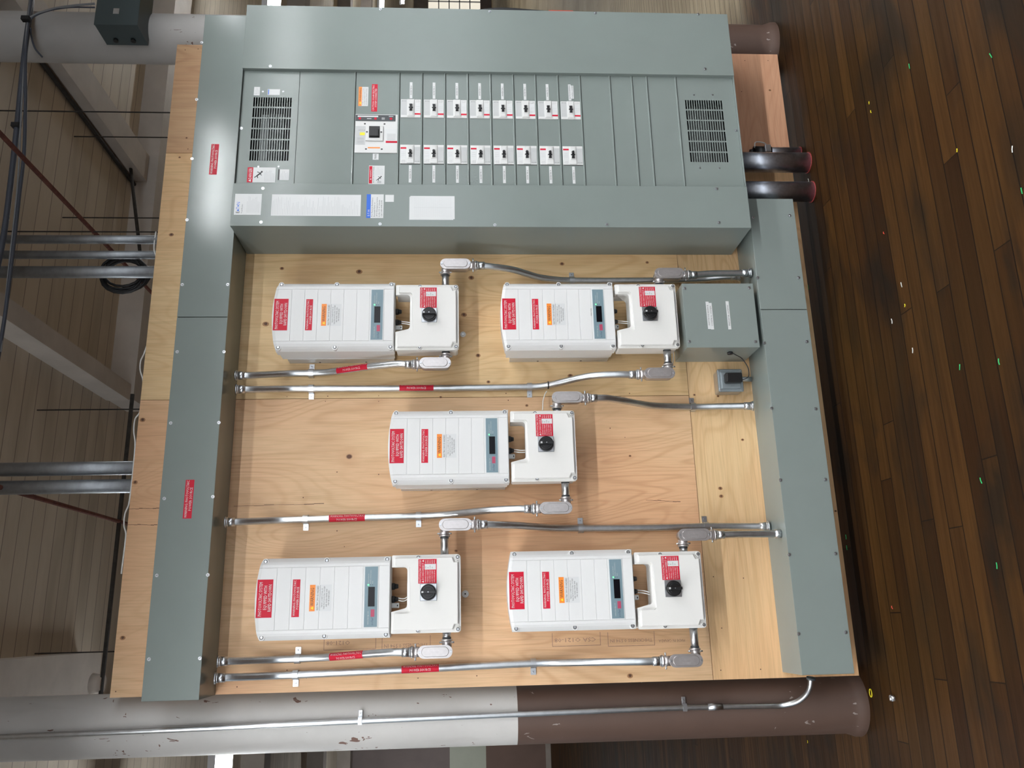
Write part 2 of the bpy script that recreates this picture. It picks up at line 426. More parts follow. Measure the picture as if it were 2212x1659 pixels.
# fluorescent lights in rows parallel to the board
def light_row(y, z, xs, labs, grp, hl=1.22, bare=False):
    proto = None
    for i, x in enumerate(xs):
        lab = labs[i] if isinstance(labs, (list, tuple)) else labs
        if proto is None:
            t = thing('ceiling_light', lab, 'light', (x, y, z), grp); proto = t
            if bare:
                MB().wbox(x-hl, x+hl, y-.065, y+.065, z+.04, z+.09).build('fixture_housing', fixt, t)
                MB().wbox(x-hl+.02, x+hl-.02, y-.05, y+.05, z-.045, z+.04).build('fluorescent_tube', tubeB, t)
            else:
              MB().wbox(x-hl, x+hl, y-.065, y+.065, z+.03, z+.09).wbox(x-hl, x+hl, y-.065, y-.048, z-.003, z+.03).wbox(x-hl, x+hl, y+.048, y+.065, z-.003, z+.03).build('fixture_housing', fixt, t)
              MB().wbox(x-hl+.02, x+hl-.02, y-.045, y+.045, z-.005, z+.03).build('fluorescent_tube', tubeM, t)
            for sx in (-1, 1): MB().cyl((x+sx*hl*.75, y, z+.09), (x+sx*hl*.75, y, CEIL_Z), .004, n=6).build('hanger_rod', rustdark, t)
        else:
            t = copy_tree(proto); t.location = (x, y, z); t['label'] = lab
light_row(2.62, 3.28, (5.9, -1.58, -4.2), ['lit fluorescent strip light seen above the upper right edge of the switchboard',
    'lit fluorescent strip light just beyond the left column', 'lit fluorescent strip light outermost on the left behind the left column'], 'strip lights in the row behind the board', bare=True)
light_row(-1.62, 3.20, (3.00,), ['short lit strip light hanging in front of the top wireway'], None, .34)
light_row(-1.62, 3.20, (-1.70, 5.5), ['long lit strip light hanging in front of the board on the left', 'long lit strip light hanging in front of the switchboard, far right'], 'long strip lights in the front row')
light_row(-3.4, 3.20, (-3.2, -.7, 1.8, 4.3, 6.8), ['lit strip light hanging behind the viewer, %s of five' % q for q in ('leftmost', 'second from left', 'middle', 'fourth from left', 'rightmost')], 'strip lights in the row behind the viewer')
light_row(11.2, 3.3, (-6.5, -3.3, 7.2, 10.4, 13.6, 16.8), ['lit strip light far left near the back wall', 'lit strip light nearer the left column by the back wall', 'lit strip light behind the switchboard, third from the left', 'lit strip light behind the switchboard, fourth from the left', 'lit strip light far right beyond the switchboard edge', 'second lit strip light far right beyond the switchboard edge'], 'strip lights in the far row', bare=True)
light_row(16.6, 3.3, (12.4, 15.6, 18.8, 22.), ['lit strip light in the farthest row, first of four', 'lit strip light in the farthest row, second of four', 'lit strip light in the farthest row, third of four', 'lit strip light in the farthest row, last of four'], 'strip lights in the farthest row', bare=True)

# ------------------------------------------------------------------ columns
def column(cx, label, extra):
    mb = MB()
    cy = .155; R = .123
    prof = [(R+.014, FLOOR_Z), (R+.013, FLOOR_Z+.02), (R+.006, FLOOR_Z+.04), (R, FLOOR_Z+.06), (R, 1.43), (R, CEIL_Z)]
    mb.lathe(cx, cy, prof, 56, [0, 0, 0, 0, 1])
    o = mb.build('column', [colbrown, colwhite], None, loc=(cx, cy, FLOOR_Z))
    return props(o, label, 'column')
column(-.118, 'round column left of the board, off-white above and brown below, carrying a thin conduit', 0)
column(3.198, 'round column right of the board, mostly hidden, with a dark box mounted high on it', 0)

# ------------------------------------------------------------------ plywood sheets
def sheet(x0, x1, z0, z1, M, label, marks=None, screws=(), cracks=()):
    g = .0012
    mb = MB().box(x0+g, x1-g, z0+g, z1-g, -.018, 0, 0)
    for (x, z, r) in screws:
        if r > .0045: mb.disc(x, z, 0, r*.95, .0002, 2, 14, rz=r*1.25)
        mb.disc(x+r*.1, z, 0, r*.62, .0004, 1, 10)
    for (xa, za, xb, zb) in cracks:
        n_ = 9; rn_ = random.Random(4)
        for k in range(n_):
            f0, f1 = k/n_, (k+1)/n_; j = rn_.uniform(-.0012, .0012)
            X0, Z0, X1, Z1 = xa+(xb-xa)*f0, za+(zb-za)*f0, xa+(xb-xa)*f1, za+(zb-za)*f1
            w__ = .0006+.0009*rn_.random()
            mb.prism([(X0+j-w__, Z0), (X1+j-w__, Z1), (X1+j+w__, Z1), (X0+j+w__, Z0)], .0001, .0003, 1)
    o = mb.build('plywood_sheet', [M, knotc, knoth], None, loc=(x0, 0, z0))
    props(o, label, 'plywood sheet', 'plywood sheets of the backboard')
    return o
def K(px, py, r): x, z = at(px, py); return (x, z, r)
s_a = sheet(0, 1.219, .62, 3.048, ply_b, 'tall rosy plywood sheet on the left half of the board, stamped, behind three inverters',
   screws=[K(1178, 1435, .008), K(1361, 1460, .010), K(512+150, 1465, .004), K(781, 1453, .004), K(903, 1465, .004), K(1030, 1460, .004), K(1411, 1427, .004), K(620, 1448, .004),
           K(728, 1147, .004), K(744, 1181, .003), K(985, 1190, .006), K(512, 1484, .004), K(818, 1025, .004), K(1361, 985, .005), K(1318, 925, .004), K(655, 1075, .004), K(728, 1020, .004), K(1350, 945, .003), K(265, 1378, .009), K(308, 907, .010), K(292, 1042, .009), K(250, 1494, .004), K(1138, 876, .006), K(703, 867, .003), K(818, 867, .003), K(1098, 865, .004)],
   cracks=[(*at(505, 1093), *at(700, 1088)), (*at(278, 1099), *at(345, 1098)), (*at(275, 1133), *at(340, 1134)), (*at(1395, 1080), *at(1470, 1084))])
s_b = sheet(1.219, 2.438, .62, 3.048, ply_a, 'tall knotty honey plywood sheet in the middle of the board behind the top two inverters',
   screws=[K(609, 580, .008), K(776, 587, .012), K(1018, 600, .011), K(1002, 680, .011), K(1033, 768, .009), K(574, 700, .012), K(1055, 825, .007), K(708, 856, .004), K(620, 857, .003), K(818, 855, .003), 
           K(1214, 570, .009), K(1232, 812, .010), K(1093, 850, .004), K(1360, 850, .004), K(1398, 567, .007), K(370, 507, .009), K(952, 858, .005), K(388, 340, .005)])
s_c = sheet(2.438, 3.048, .62, 3.048, ply_c, 'narrow tall plywood sheet on the right, its top showing above the wireway',
   screws=[K(400, 108, .004), K(428, 106, .004), K(403, 298, .005), K(406, 322, .004)])
s_d = sheet(0, 2.438, 0, .62, ply_d, 'long pale plywood strip along the bottom of the board',
   screws=[K(1500, 853, .005), K(1551, 856, .005), K(1604, 950, .006), K(1541, 1246, .004), K(1606, 1249, .004), K(1559, 1357, .004), K(1643, 1446, .004), K(1557, 1448, .004), K(1556, 1055, .008), K(1558, 1072, .008), K(1805, 1104, .005)])
s_e = sheet(2.438, 3.048, 0, .62, ply_e, 'short orange plywood sheet at the bottom right beside the big steel pipes',
   screws=[K(1609, 131, .004), K(1659, 131, .004), K(1663, 195, .006), K(1602, 198, .004)])
# lumber stamps printed on the left sheet (upside down)
def stamp(px0, py0, px1, py1, lines, boxed=True):
    x1_, z1_ = at(px0, py0); x0_, z0_ = at(px1, py1)
    mb = MB(); t = .0022
    if boxed:
        mb.box(x0_, x1_, z1_-t, z1_, .0002, .0004); mb.box(x0_, x1_, z0_, z0_+t, .0002, .0004)
        mb.box(x0_, x0_+t, z0_, z1_, .0002, .0004)
    for (s, fz0, fz1, fx, h) in lines:
        a = z1_+(z0_-z1_)*fz0; b = z1_+(z0_-z1_)*fz1; xb = x1_+(x0_-x1_)*fx
        c = (a+b)/2; ln = abs(b-a)
        mb.textf(s, ln, h, lambda u, v: (xb-v*1.0 if False else xb+0+v*-1, -.0005, c+u))
    mb.build('lumber_stamp', stampc, s_a)
stamp(700, 1375, 812, 1402, [('O121-08', .05, .5, .35, .016)])
stamp(825, 1375, 930, 1403, [('THICKNESS 0.594 IN', .05, .95, .55, .015)])
stamp(1192, 1368, 1298, 1394, [('CSA O121-08', .05, .9, .40, .016)])
stamp(1312, 1366, 1415, 1394, [('THICKNESS 0.594 IN', .05, .95, .50, .013)])
stamp(1422, 1372, 1480, 1390, [('MADE IN CANADA', .0, 1.0, .50, .011)], False)

# ------------------------------------------------------------------ screws
def screw_mesh(r=.006, h=.004, name='screw'):
    mb = MB(); mb.cyl((0, 0, 0), (0, -h*.4, 0), r*1.15, r*1.15, 12); mb.cyl((0, -h*.4, 0), (0, -h, 0), r*.72, r*.6, 6)
    mb.box(-r*.5, r*.5, -r*.12, r*.12, h, h*1.08, 1)
    me = mb.build(name, [zinc, dark]); data = me.data; bpy.data.objects.remove(me); return data
SCREW = screw_mesh(); SCREW_S = screw_mesh(.0038, .003)
def screw(parent, x, z, d, small=False):
    o = bpy.data.objects.new('screw', SCREW_S if small else SCREW); COL.objects.link(o)
    o.parent = parent; o.location = V(x, z, d)-ORG[parent.name]; ORG[o.name] = ORG[parent.name]
    o.rotation_euler = (0, random.uniform(0, 3), 0)
    return o
def sticker(parent, name, x0, x1, z0, z1, d, body, mats, fn=None, label=None, border=0, bm=1):
    mb = MB()
    if border: mb.box(x0-border, x1+border, z0-border, z1+border, d, d+.0003, bm)
    mb.box(x0, x1, z0, z1, d, d+.0006 if border else d+.0004, body)
    if fn: fn(mb)
    return mb.build(name, mats, parent, label=label)
LM = [red, wht, ink, orange, yellow, blue, greyink, lgrey]
def px_rect(px0, py0, px1, py1, d):   # photo corners -> x0,x1,z0,z1
    xa, za = at(px0, py1, d); xb, zb = at(px1, py0, d)
    return min(xa, xb), max(xa, xb), min(za, zb), max(za, zb)

# ------------------------------------------------------------------ wireways
def wireway(name, label, x0, x1, z0, z1, D, seams, screws_px):
    t = thing(name, label, 'wireway', (x0, 0, z0))
    mb = MB(); th = .002
    mb.box(x0, x1, z0, z0+th, .0005, D-.003); mb.box(x0, x1, z1-th, z1, .0005, D-.003)
    mb.box(x0, x1, z0+th, z1-th, .0005, .0005+th)
    mb.box(x0, x0+th, z0+th, z1-th, .0025, D-.003); mb.box(x1-th, x1, z0+th, z1-th, .0025, D-.003)
    b = mb.build('trough', paint, t)
    xs = [x0]+seams+[x1]
    for i in range(len(xs)-1):
        g = .0015
        MB().box(xs[i]+g, xs[i+1]-g, z0-.001, z1+.001, D-.0028, D, 0, .0008, 1).build('cover_plate', paint, t)
    for p in screws_px:
        x, z = at(p[0], p[1], D); screw(t, x, z, D)
    # small end-plate screws on the lower edge
    return t
top = wireway('wireway', 'long grey steel wireway across the top of the board above the conduits', 0, 3.048, 2.638, 2.846, .215, [1.523],
  [(436, 92), (425, 215), (415, 343), (404, 475), (394, 615), (492, 615), (383, 760), (484, 760), (369, 914), (473, 913), (355, 1077), (460, 1073), (339, 1243), (449, 1242), (322, 1424), (432, 1422)])
bot = wireway('wireway', 'grey steel wireway along the bottom of the board above the floor', .024, 2.10, .116, .325, .21, [1.553],
  [(1706, 466), (1627, 470), (1725, 600), (1637, 600), (1743, 738), (1651, 741), (1762, 883), (1667, 882), (1783, 1036), (1686, 1037), (1805, 1196), (1705, 1198), (1827, 1366), (1725, 1369)])
for t_, pts in ((top, [(435, 1505, .2), (463, 1500, .02)]), (bot, [(1692, 1450, .02), (1725, 1455, .18)])):
    pass
# warning labels on the top wireway
def warn2(mb, x0, x1, z0, z1, d, tm=1):
    w_ = x1-x0; h_ = z1-z0
    mb.text('WARNING: PHOTOVOLTAIC', x0+.02*w_, x1-.02*w_, z0+.56*h_, h_*.30, d, tm)
    mb.text('POWER SOURCE', x0+.20*w_, x1-.20*w_, z0+.13*h_, h_*.30, d, tm)
r = px_rect(454, 314, 471, 375, .215)
r = (1.975+.215, 2.19+.16, 2.722, 2.758)
x, z = at(462.5, 344, .215); r = (x-.077, x+.077, z-.017, z+.017)
sticker(top, 'warning_label', *r, .215, 0, LM, lambda mb: warn2(mb, *r, .2158), 'small red photovoltaic power source label nearer the switchboard')
x, z = at(407.5, 1078, .215); r2 = (x-.077, x+.077, z-.017, z+.017)
sticker(top, 'warning_label', *r2, .215, 0, LM, lambda mb: warn2(mb, *r2, .2158), 'red photovoltaic power source label nearer the left column')

# ------------------------------------------------------------------ switchboard
SX0, SX1, SZ0, SZ1 = 1.914, 3.045, .356, 2.634
TD = .267; CD = .287
sb = thing('switchboard', 'large grey electrical switchboard with sixteen branch breakers, a main breaker and two vent grilles', 'switchboard', (SX0, 0, SZ0))
mb = MB(); th = .002
mb.box(SX0, SX0+th, SZ0, SZ1, .0005, CD-.004); mb.box(SX1-th, SX1, SZ0, SZ1, .0005, CD-.004)
mb.box(SX0+th, SX1-th, SZ0, SZ0+th, .0005, CD-.004); mb.box(SX0+th, SX1-th, SZ1-th, SZ1, .0005, CD-.004)
mb.box(SX0+th, SX1-th, SZ0+th, SZ1-th, .0005, .004)
mb.build('enclosure', paint, sb)
LX, RX = 2.117, 2.702
MB().box(SX0-.002, LX, SZ0-.001, SZ1+.001, CD-.022, CD, 0, .0015).build('side_cover', paint, sb, label='narrow cover plate on the left side of the switchboard')
MB().box(RX, SX1+.002, SZ0-.001, SZ1+.001, CD-.022, CD, 0, .0015).build('side_cover', paint, sb, label='wide blank cover plate on the right side of the switchboard')
for p in [(584, 143), (1523, 149), (1058, 25), (1286, 28), (1508, 31), (822, 20), (568, 407), (564, 480), (821, 484), (1069, 486), (1311, 485), (1553, 481), (1548, 408)]:
    x, z = at(p[0], p[1], CD); screw(sb, x, z, CD)
for p in [(516, 277), (1590, 282)]:
    x, z = at(p[0], p[1], TD); screw(sb, x, min(max(z, SZ0+.01), SZ1-.01), TD-.0005)
for px, py, d_ in ((507, 512, 0), (512, 520, 0)): pass
zs = [SZ1-.002, 2.378, 2.122, 1.921, 1.816, 1.711, 1.606, 1.501, 1.396, 1.292, 1.187, 1.083, .942, .838, .767, .629, SZ0+.002]
GR = {0: (2.237, 2.567, 2.407, 2.581), 15: (2.249, 2.582, .418, .598)}
for i in range(len(zs)-1):
    z1_, z0_ = zs[i], zs[i+1]; g = .001
    mb = MB(); x0_, x1_ = LX-.003, RX+.003
    if i in GR:
        gx0, gx1, gz0, gz1 = GR[i]
        mb.box(x0_, gx0, z0_+g, z1_-g, TD-.003, TD); mb.box(gx1, x1_, z0_+g, z1_-g, TD-.003, TD)
        mb.box(gx0, gx1, z0_+g, gz0, TD-.003, TD); mb.box(gx0, gx1, gz1, z1_-g, TD-.003, TD)
        mb.build('trim_plate', paint, sb)
        gm = MB(); nb = 16; pitch = (gz1-gz0)/nb; bw = pitch*.34
        for k in range(nb+1):
            zc = gz0+pitch*k
            gm.box(gx0, gx1, max(gz0, zc-bw/2), min(gz1, zc+bw/2), TD-.0025, TD)
        for k in range(7):
            xc = gx0+(gx1-gx0)*k/6
            gm.box(max(gx0, xc-.0032), min(gx1, xc+.0032), gz0, gz1, TD-.0025, TD+.0001)
        gobj = gm.build('vent_grille', paint, sb)
        bk = MB(); bk.box(gx0-.01, gx1+.01, gz0-.01, gz1+.01, TD-.075, TD-.07)
        bk.build('grille_backing', dark, sb)
        bb = MB()
        if i == 0:
            for k in range(6): bb.box(gx0+.01, gx1-.07, gz0+.040+k*.011, gz0+.044+k*.011, TD-.06, TD-.03)
            bb.box(gx0, gx1-.06, gz0+.11, gz0+.142, TD-.06, TD-.05)
            bb.build('bus_bar', plain('dull_bus_bar', (.14, .15, .15), .5, .5), sb)
        else:
            bb.box(gx0, gx1, gz0+.06, gz0+.15, TD-.06, TD-.055); bb.build('bus_bar', plain('dull_bus_bar', (.14, .15, .15), .5, .5), sb)
        for p in ([(568, 198), (612, 198), (558, 360), (602, 360)] if i == 0 else [(1499, 205), (1539, 205), (1512, 363), (1554, 363)]):
            x, z = at(p[0], p[1], TD); screw(sb, x, z, TD, True)
    else:
        mb.box(x0_, x1_, z0_+g, z1_-g, TD-.003, TD)
        mb.box(x0_, x1_, z0_+g, z0_+.0085, TD-.001, TD+.005, 0, .0028, 3)       # turned lip along the lower edge of each plate
        mb.build('trim_plate', paint, sb)

# branch breaker prototype, local frame centred on face (x right, z up, d from 0)
def breaker_proto():
    root = MB()
    hx, hz = .0475, .0455
    root.box(-hx, hx, -hz, hz, -.02, .004, 0, .001, 1)
    root.box(-hx+.004, hx-.001, -.016, .016, .004, .0075, 0, .001, 1)      # raised toggle bridge
    root.box(-hx+.008, .024, -.0115, .0115, .0075, .009, 0, .001, 1)
    root.box(-hx+.012, hx-.004, .018, .044, .004, .0044, 1)                 # grey label
    root.box(-hx+.014, hx-.020, -.044, -.018, .004, .0044, 2)             # white rating label
    root.box(-hx+.014, -hx+.022, -.044, -.018, .0044, .0047, 3)             # red stripe
    root.text('G2', hx-.020, hx-.003, -.0, .0, .004, 4) if False else None
    root.textf('E-T-N', .018, .0045, lambda u, v: (hx-.012-v*0+v, -.0047, .031-u*-1 if False else .031+u), 5)
    root.textf('G2', .018, .011, lambda u, v: (hx-.016+v, -.0047, -.031+u), 4)
    for k in range(3): root.box(-.010+k*.009, -.009+k*.009, -.040, -.022, .0044, .0046, 4)
    for k in range(4): root.box(-.030+k*.004, -.0295+k*.004, .022, .040, .0044, .0046, 4)
    root.box(hx, hx+.0022, -hz+.002, hz-.002, .0002, .0008, 6)  # black strip painting in the shadow gap along the breaker's right edge
    b = root.build('circuit_breaker', [offw, lgrey, wht, red, greyink, ink, dark], None)
    tg = MB()
    tg.prism([(-.016, -.006), (-.002, -.0045), (-.001, -.010), (.002, -.010), (.002, -.0045), (.018, -.0065), (.018, .0065), (.002, .0045), (.002, .009), (-.001, .009), (-.002, .0045), (-.016, .006)], .009, .0135, 0)
    tg.box(-.015, -.002, -.004, .004, .0135, .021, 0, .001, 1)
    t = tg.build('toggle', [black], b)
    return b
bp = breaker_proto()
slots = [(zs[i]+zs[i+1])/2+.002 for i in range(3, 11)]
names_u = ['INVERTER '+c for c in 'BDFHJLN']+[None]
names_l = ['INVERTER '+c for c in 'ACEGIKMO']
first = True
for row, (xc, rot, lab) in enumerate(((2.5135, 0, names_u), (2.278, PI, names_l))):
    for k, zc in enumerate(slots):
        if first: b = bp; first = False
        else: b = copy_tree(bp)
        b.parent = sb; b.location = V(xc, zc, TD)-ORG[sb.name]; b.rotation_euler = (0, rot, 0)
        # printed strip beside it
        xx = 2.611 if row == 0 else 2.180
        m_ = MB(); d = TD
        hw = .043
        m_.box(xx-hw, xx+hw, zc-.0062, zc+.0062, d, d+.0006, 0)
        if lab[k]: m_.text(lab[k], xx-.024, xx+.024, zc-.003, .006, d+.0008, 1)
        else:
            m_.text('WATTNODE REVENUE', xx-.038, xx+.038, zc-.003, .006, d+.0008, 1)
            m_.box(xx-hw+.010, xx+hw-.006, zc-.0184, zc-.0062, d, d+.0006, 0)
            m_.text('CONTROL SYSTEM', xx-.030, xx+.034, zc-.0155, .006, d+.0008, 1)
        m_.build('name_strip', [wht, ink], sb)
# main breaker
mx0, mx1, mz0, mz1 = 2.282, 2.479, 1.929, 2.119
mb = MB()
mb.box(mx0, mx1, mz0, mz1, TD-.02, TD+.005, 0, .001, 1)
mb.box(mx1-.036, mx1-.004, mz0+.010, mz1-.001, TD+.005, TD+.007, 1, .0008, 1)
mb.box(mx1-.016, mx1-.009, mz0+.088, mz1-.010, TD+.007, TD+.0076, 2)
for zc in (mz1-.020, mz1-.090, mz0+.030):
    mb.disc(mx1-.024, zc, TD+.007, .006, .001, 3)
mb.box(mx1-.026, mx1-.023, mz0+.118, mz0+.138, TD+.007, TD+.0074, 2)
for k in range(3): mb.box(mx1-.028+k*.004, mx1-.0265+k*.004, mz0+.058, mz0+.072, TD+.007, TD+.0074, 2)
mb.box(mx1-.013, mx1-.010, mz0+.020, mz0+.040, TD+.007, TD+.0074, 2)
cz = (mz0+mz1)/2+.008; cxm = (mx0+mx1)/2+.003
mb.box(cxm-.044, cxm+.032, cz-.040, cz+.040, TD+.005, TD+.011, 0, .003, 2)
mb.box(mx0+.040, mx1-.062, mz1-.046, mz1-.001, TD+.005, TD+.0055, 4)
mb.box(mx0+.045, mx1-.075, mz0+.001, mz0+.052, TD+.005, TD+.0055, 2)
mb.box(mx0+.050, mx0+.060, mz0+.001, mz0+.052, TD+.0055, TD+.006, 3)
mb.box(mx0+.088, mx0+.102, mz1-.044, mz1-.022, TD+.0055, TD+.006, 5)
mb.box(mx0+.022, mx0+.028, cz-.026, cz+.028, TD+.005, TD+.0055, 6)
for a, b_ in ((mx0+.018, cz+.036), (mx0+.018, cz-.034), (mx1-.050, cz+.044), (mx1-.050, cz-.044), (cxm+.000, cz+.033), (cxm+.000, cz-.031)):
    mb.disc(a, b_, TD+.005 if abs(b_-cz) > .0335 or a < cxm-.01 else TD+.011, .0035, .0008, 7, rz=.0045)
mb.textf('E-T-N', .026, .004, lambda u, v: (mx1-.085+v, -(TD+.006), mz1-.030-u*-1), 7)
for k in range(5): mb.box(mx0+.066+k*.007, mx0+.0668+k*.007, mz0+.008, mz0+.046, TD+.0055, TD+.0058, 7)
for k in range(4): mb.box(mx0+.048+k*.008, mx0+.0486+k*.008, mz1-.040, mz1-.01, TD+.0055, TD+.0058, 7)
mbk = mb.build('main_breaker', [offw, darkgrey, wht, red, lgrey, yellow, orange, ink], sb)
MB().box(cxm-.030, cxm+.030, cz-.024, cz+.024, TD+.011, TD+.013, 0, .001, 1).box(cxm-.026, cxm+.010, cz-.021, cz+.021, TD+.013, TD+.022, 0, .003, 2).build('handle', black, mbk)
# stickers on the trim and covers
def man(mb, x, z, s, d, m=2):     # falling-man pictogram: head, trunk, limbs
    mb.disc(x+.35*s, z-.30*s, d, .10*s, .0003, m, 10)
    for (a, b_, c_, e, w_) in ((.25, -.25, -.1, .15, .07), (.2, -.18, .35, .15, .035), (.15, -.1, -.05, -.3, .035), (-.1, .15, -.35, .05, .045), (-.1, .15, -.3, .4, .045)):
        p = Vector((a, b_)); q = Vector((c_, e)); t = (q-p).normalized(); n_ = Vector((-t.y, t.x))*w_
        mb.prism([(x+(p+n_).x*s, z+(p+n_).y*s), (x+(q+n_).x*s, z+(q+n_).y*s), (x+(q-n_).x*s, z+(q-n_).y*s), (x+(p-n_).x*s, z+(p-n_).y*s)], d, d+.0003, m)
def tri(mb, x, z, s, d, m):
    mb.prism([(x-s, z-s*.8), (x+s, z-s*.8), (x, z+s*.9)], d, d+.0004, m)
def lines(mb, x0, x1, z0, z1, n, d, m=6, th=.0012, seed=1):
    rn = random.Random(seed)
    for k in range(n):
        zc = z1-(z1-z0)*(k+.5)/n; mb.box(x0, x0+(x1-x0)*rn.uniform(.6, 1), zc-th/2, zc+th/2, d, d+.0003, m)
d = TD
r = px_rect(533, 362, 596, 394, d); w_ = r[1]-r[0]; h_ = r[3]-r[2]
def f(mb):
    mb.box(r[0], r[1], r[3]-.20*h_, r[3], d+.0004, d+.0008, 0)
    mb.text('DANGER', r[0]+.22*w_, r[1]-.06*w_, r[3]-.16*h_, .11*h_, d+.001, 1); tri(mb, r[0]+.12*w_, r[3]-.1*h_, .006, d+.0008, 1)
    man(mb, r[0]+w_*.5, r[3]-.40*h_, .044, d+.0004)
    lines(mb, r[0]+.08*w_, r[1]-.06*w_, r[2]+.04*h_, r[3]-.6*h_, 7, d+.0004, 6, .0012, 3)
sticker(sb, 'danger_label', *r, d, 1, LM, f)
r3 = px_rect(600, 366, 625, 389, d)
sticker(sb, 'rating_label', *r3, d, 1, LM, lambda mb: (mb.box(r3[0], r3[1], r3[3]-.006, r3[3], d+.0004, d+.0007, 2), lines(mb, r3[0]+.005, r3[1]-.005, r3[2]+.004, r3[3]-.010, 5, d+.0004)))
r4 = px_rect(548, 188, 562, 206, d)
sticker(sb, 'inspection_label', *r4, d, 1, LM, lambda mb: (lines(mb, r4[0]+.006, r4[1]-.004, r4[2]+.003, r4[3]-.003, 4, d+.0004), mb.text('UL', r4[0]+.003, r4[0]+.011, r4[3]-.012, .007, d+.0006, 6)))
r5 = px_rect(578, 193, 605, 205, d)
sticker(sb, 'serial_label', *r5, d, 1, LM, lambda mb: mb.box(r5[0]+.002, r5[1]-.002, r5[3]-.006, r5[3]-.002, d+.0004, d+.0007, 5))
r6 = px_rect(774, 188, 796, 229, d)
def f(mb):
    h_ = r6[3]-r6[2]; w_ = r6[1]-r6[0]
    mb.box(r6[0], r6[1], r6[3]-.34*h_, r6[3], d+.0004, d+.0008, 3)
    mb.text('WARNING', r6[0]+.24*w_, r6[1]-.08*w_, r6[3]-.28*h_, .2*h_, d+.001, 2); tri(mb, r6[0]+.15*w_, r6[3]-.18*h_, .005, d+.0008, 4)
    for k, s in enumerate(('TURN OFF PHOTOVOLTAIC', 'AC DISCONNECT PRIOR TO', 'WORKING INSIDE PANEL')):
        mb.text(s, r6[0]+.06*w_, r6[1]-.06*w_, r6[3]-(.50+.19*k)*h_, .09*h_, d+.0007, 2)
sticker(sb, 'warning_label', *r6, d, 1, LM, f, 'orange and white warning label above the main breaker')
r7 = px_rect(802, 182, 816, 241, d)
def f(mb):
    h_ = r7[3]-r7[2]; w_ = r7[1]-r7[0]
    mb.text('CAUTION: SOLAR ELECTRIC', r7[0]+.03*w_, r7[1]-.03*w_, r7[3]-.45*h_, .30*h_, d+.0008, 1)
    mb.text('SYSTEM CONNECTED', r7[0]+.16*w_, r7[1]-.16*w_, r7[3]-.88*h_, .30*h_, d+.0008, 1)
sticker(sb, 'caution_label', *r7, d, 0, LM, f)
r8 = px_rect(805, 332, 818, 345, d)
sticker(sb, 'name_strip', *r8, d, 1, LM, lambda mb: mb.text('MAIN', r8[0]+.004, r8[1]-.004, r8[2]+.009, .010, d+.0007, 2), 'MAIN label beneath the main breaker')
r9 = px_rect(796, 358, 831, 398, d)
def f(mb):
    h_ = r9[3]-r9[2]; w_ = r9[1]-r9[0]
    mb.box(r9[0]+.04*w_, r9[1]-.03*w_, r9[3]-.22*h_, r9[3]-.02*h_, d+.0004, d+.0007, 0)
    mb.text('WARNING', r9[0]+.36*w_, r9[1]-.22*w_, r9[3]-.17*h_, .1*h_, d+.0009, 1); tri(mb, r9[0]+.27*w_, r9[3]-.12*h_, .004, d+.0007, 1)
    mb.text('ELECTRIC ARC FLASH HAZARD', r9[0]+.08*w_, r9[1]-.06*w_, r9[3]-.34*h_, .07*h_, d+.0007, 2)
    lines(mb, r9[0]+.48*w_, r9[1]-.05*w_, r9[2]+.08*h_, r9[3]-.4*h_, 6, d+.0004, 6, .001)
    man(mb, r9[0]+.30*w_, r9[2]+.34*h_, .03, d+.0004)
    mb.box(r9[0]+.06*w_, r9[0]+.18*w_, r9[2]+.2*h_, r9[2]+.45*h_, d+.0004, d+.0007, 6)
sticker(sb, 'warning_label', *r9, d, 1, LM, f, 'red and white arc flash label below the main breaker')
# labels on the left cover
d = CD
ra = px_rect(505, 419, 566, 464, d); ra = (ra[0], ra[1], ra[2], ra[3])
def f(mb):
    x0, x1, z0, z1 = ra; w_ = x1-x0; h_ = z1-z0
    mb.text('E', x0+.08*w_, x0+.17*w_, z1-.20*h_, .13*h_, d+.0007, 2); mb.text('T', x0+.26*w_, x0+.36*w_, z1-.20*h_, .13*h_, d+.0007, 5)
    mb.disc(x0+.42*w_, z1-.14*h_, d+.0004, .004, .0003, 5, 8); mb.text('N', x0+.48*w_, x0+.60*w_, z1-.20*h_, .13*h_, d+.0007, 5)
    tri(mb, x0+.215*w_, z1-.135*h_, .006, d+.0004, 5)
    mb.text('Pow-R-Line', x0+.08*w_, x0+.5*w_, z1-.31*h_, .05*h_, d+.0007, 2)
    lines(mb, x0+.1*w_, x1-.06*w_, z0+.06*h_, z1-.45*h_, 10, d+.0004, 7, .0015)
sticker(sb, 'nameplate_label', *ra, d, 1, LM, f, 'white maker nameplate at the top of the left cover')
rb = px_rect(585, 421, 780, 466, d)
def f(mb):
    rn = random.Random(5); x0, x1, z0, z1 = rb
    for k in range(52):
        zc = z1-.006-(z1-z0-.012)*k/52
        mb.box(x0+.006, x0+.006+(x1-x0-.014)*rn.uniform(.3, 1), zc-.0012, zc, d+.0004, d+.0006, 7 if k % 3 else 6)
sticker(sb, 'instruction_label', *rb, d, 1, LM, f)
rc = px_rect(791, 420, 829, 471, d)
def f(mb):
    x0, x1, z0, z1 = rc; w_ = x1-x0; h_ = z1-z0
    mb.box(x0, x1, z1-.25*h_, z1, d+.0004, d+.0008, 5); mb.text('E-T-N', x0+.08*w_, x0+.34*w_, z1-.20*h_, .13*h_, d+.001, 1)
    for k, (s, e) in enumerate((('For Factory Assistance', .86), ('Renewal Parts or', .66), ('24 hr Emergency Service', .88), ('in the US or Canada', .76), ('Call 1-800-498-2678', .74))):
        mb.text(s, x0+.06*w_, x0+.06*w_+(e-.06)*w_, z1-(.37+.14*k)*h_, .085*h_, d+.0007, 2)
sticker(sb, 'assistance_label', *rc, d, 1, LM, f)
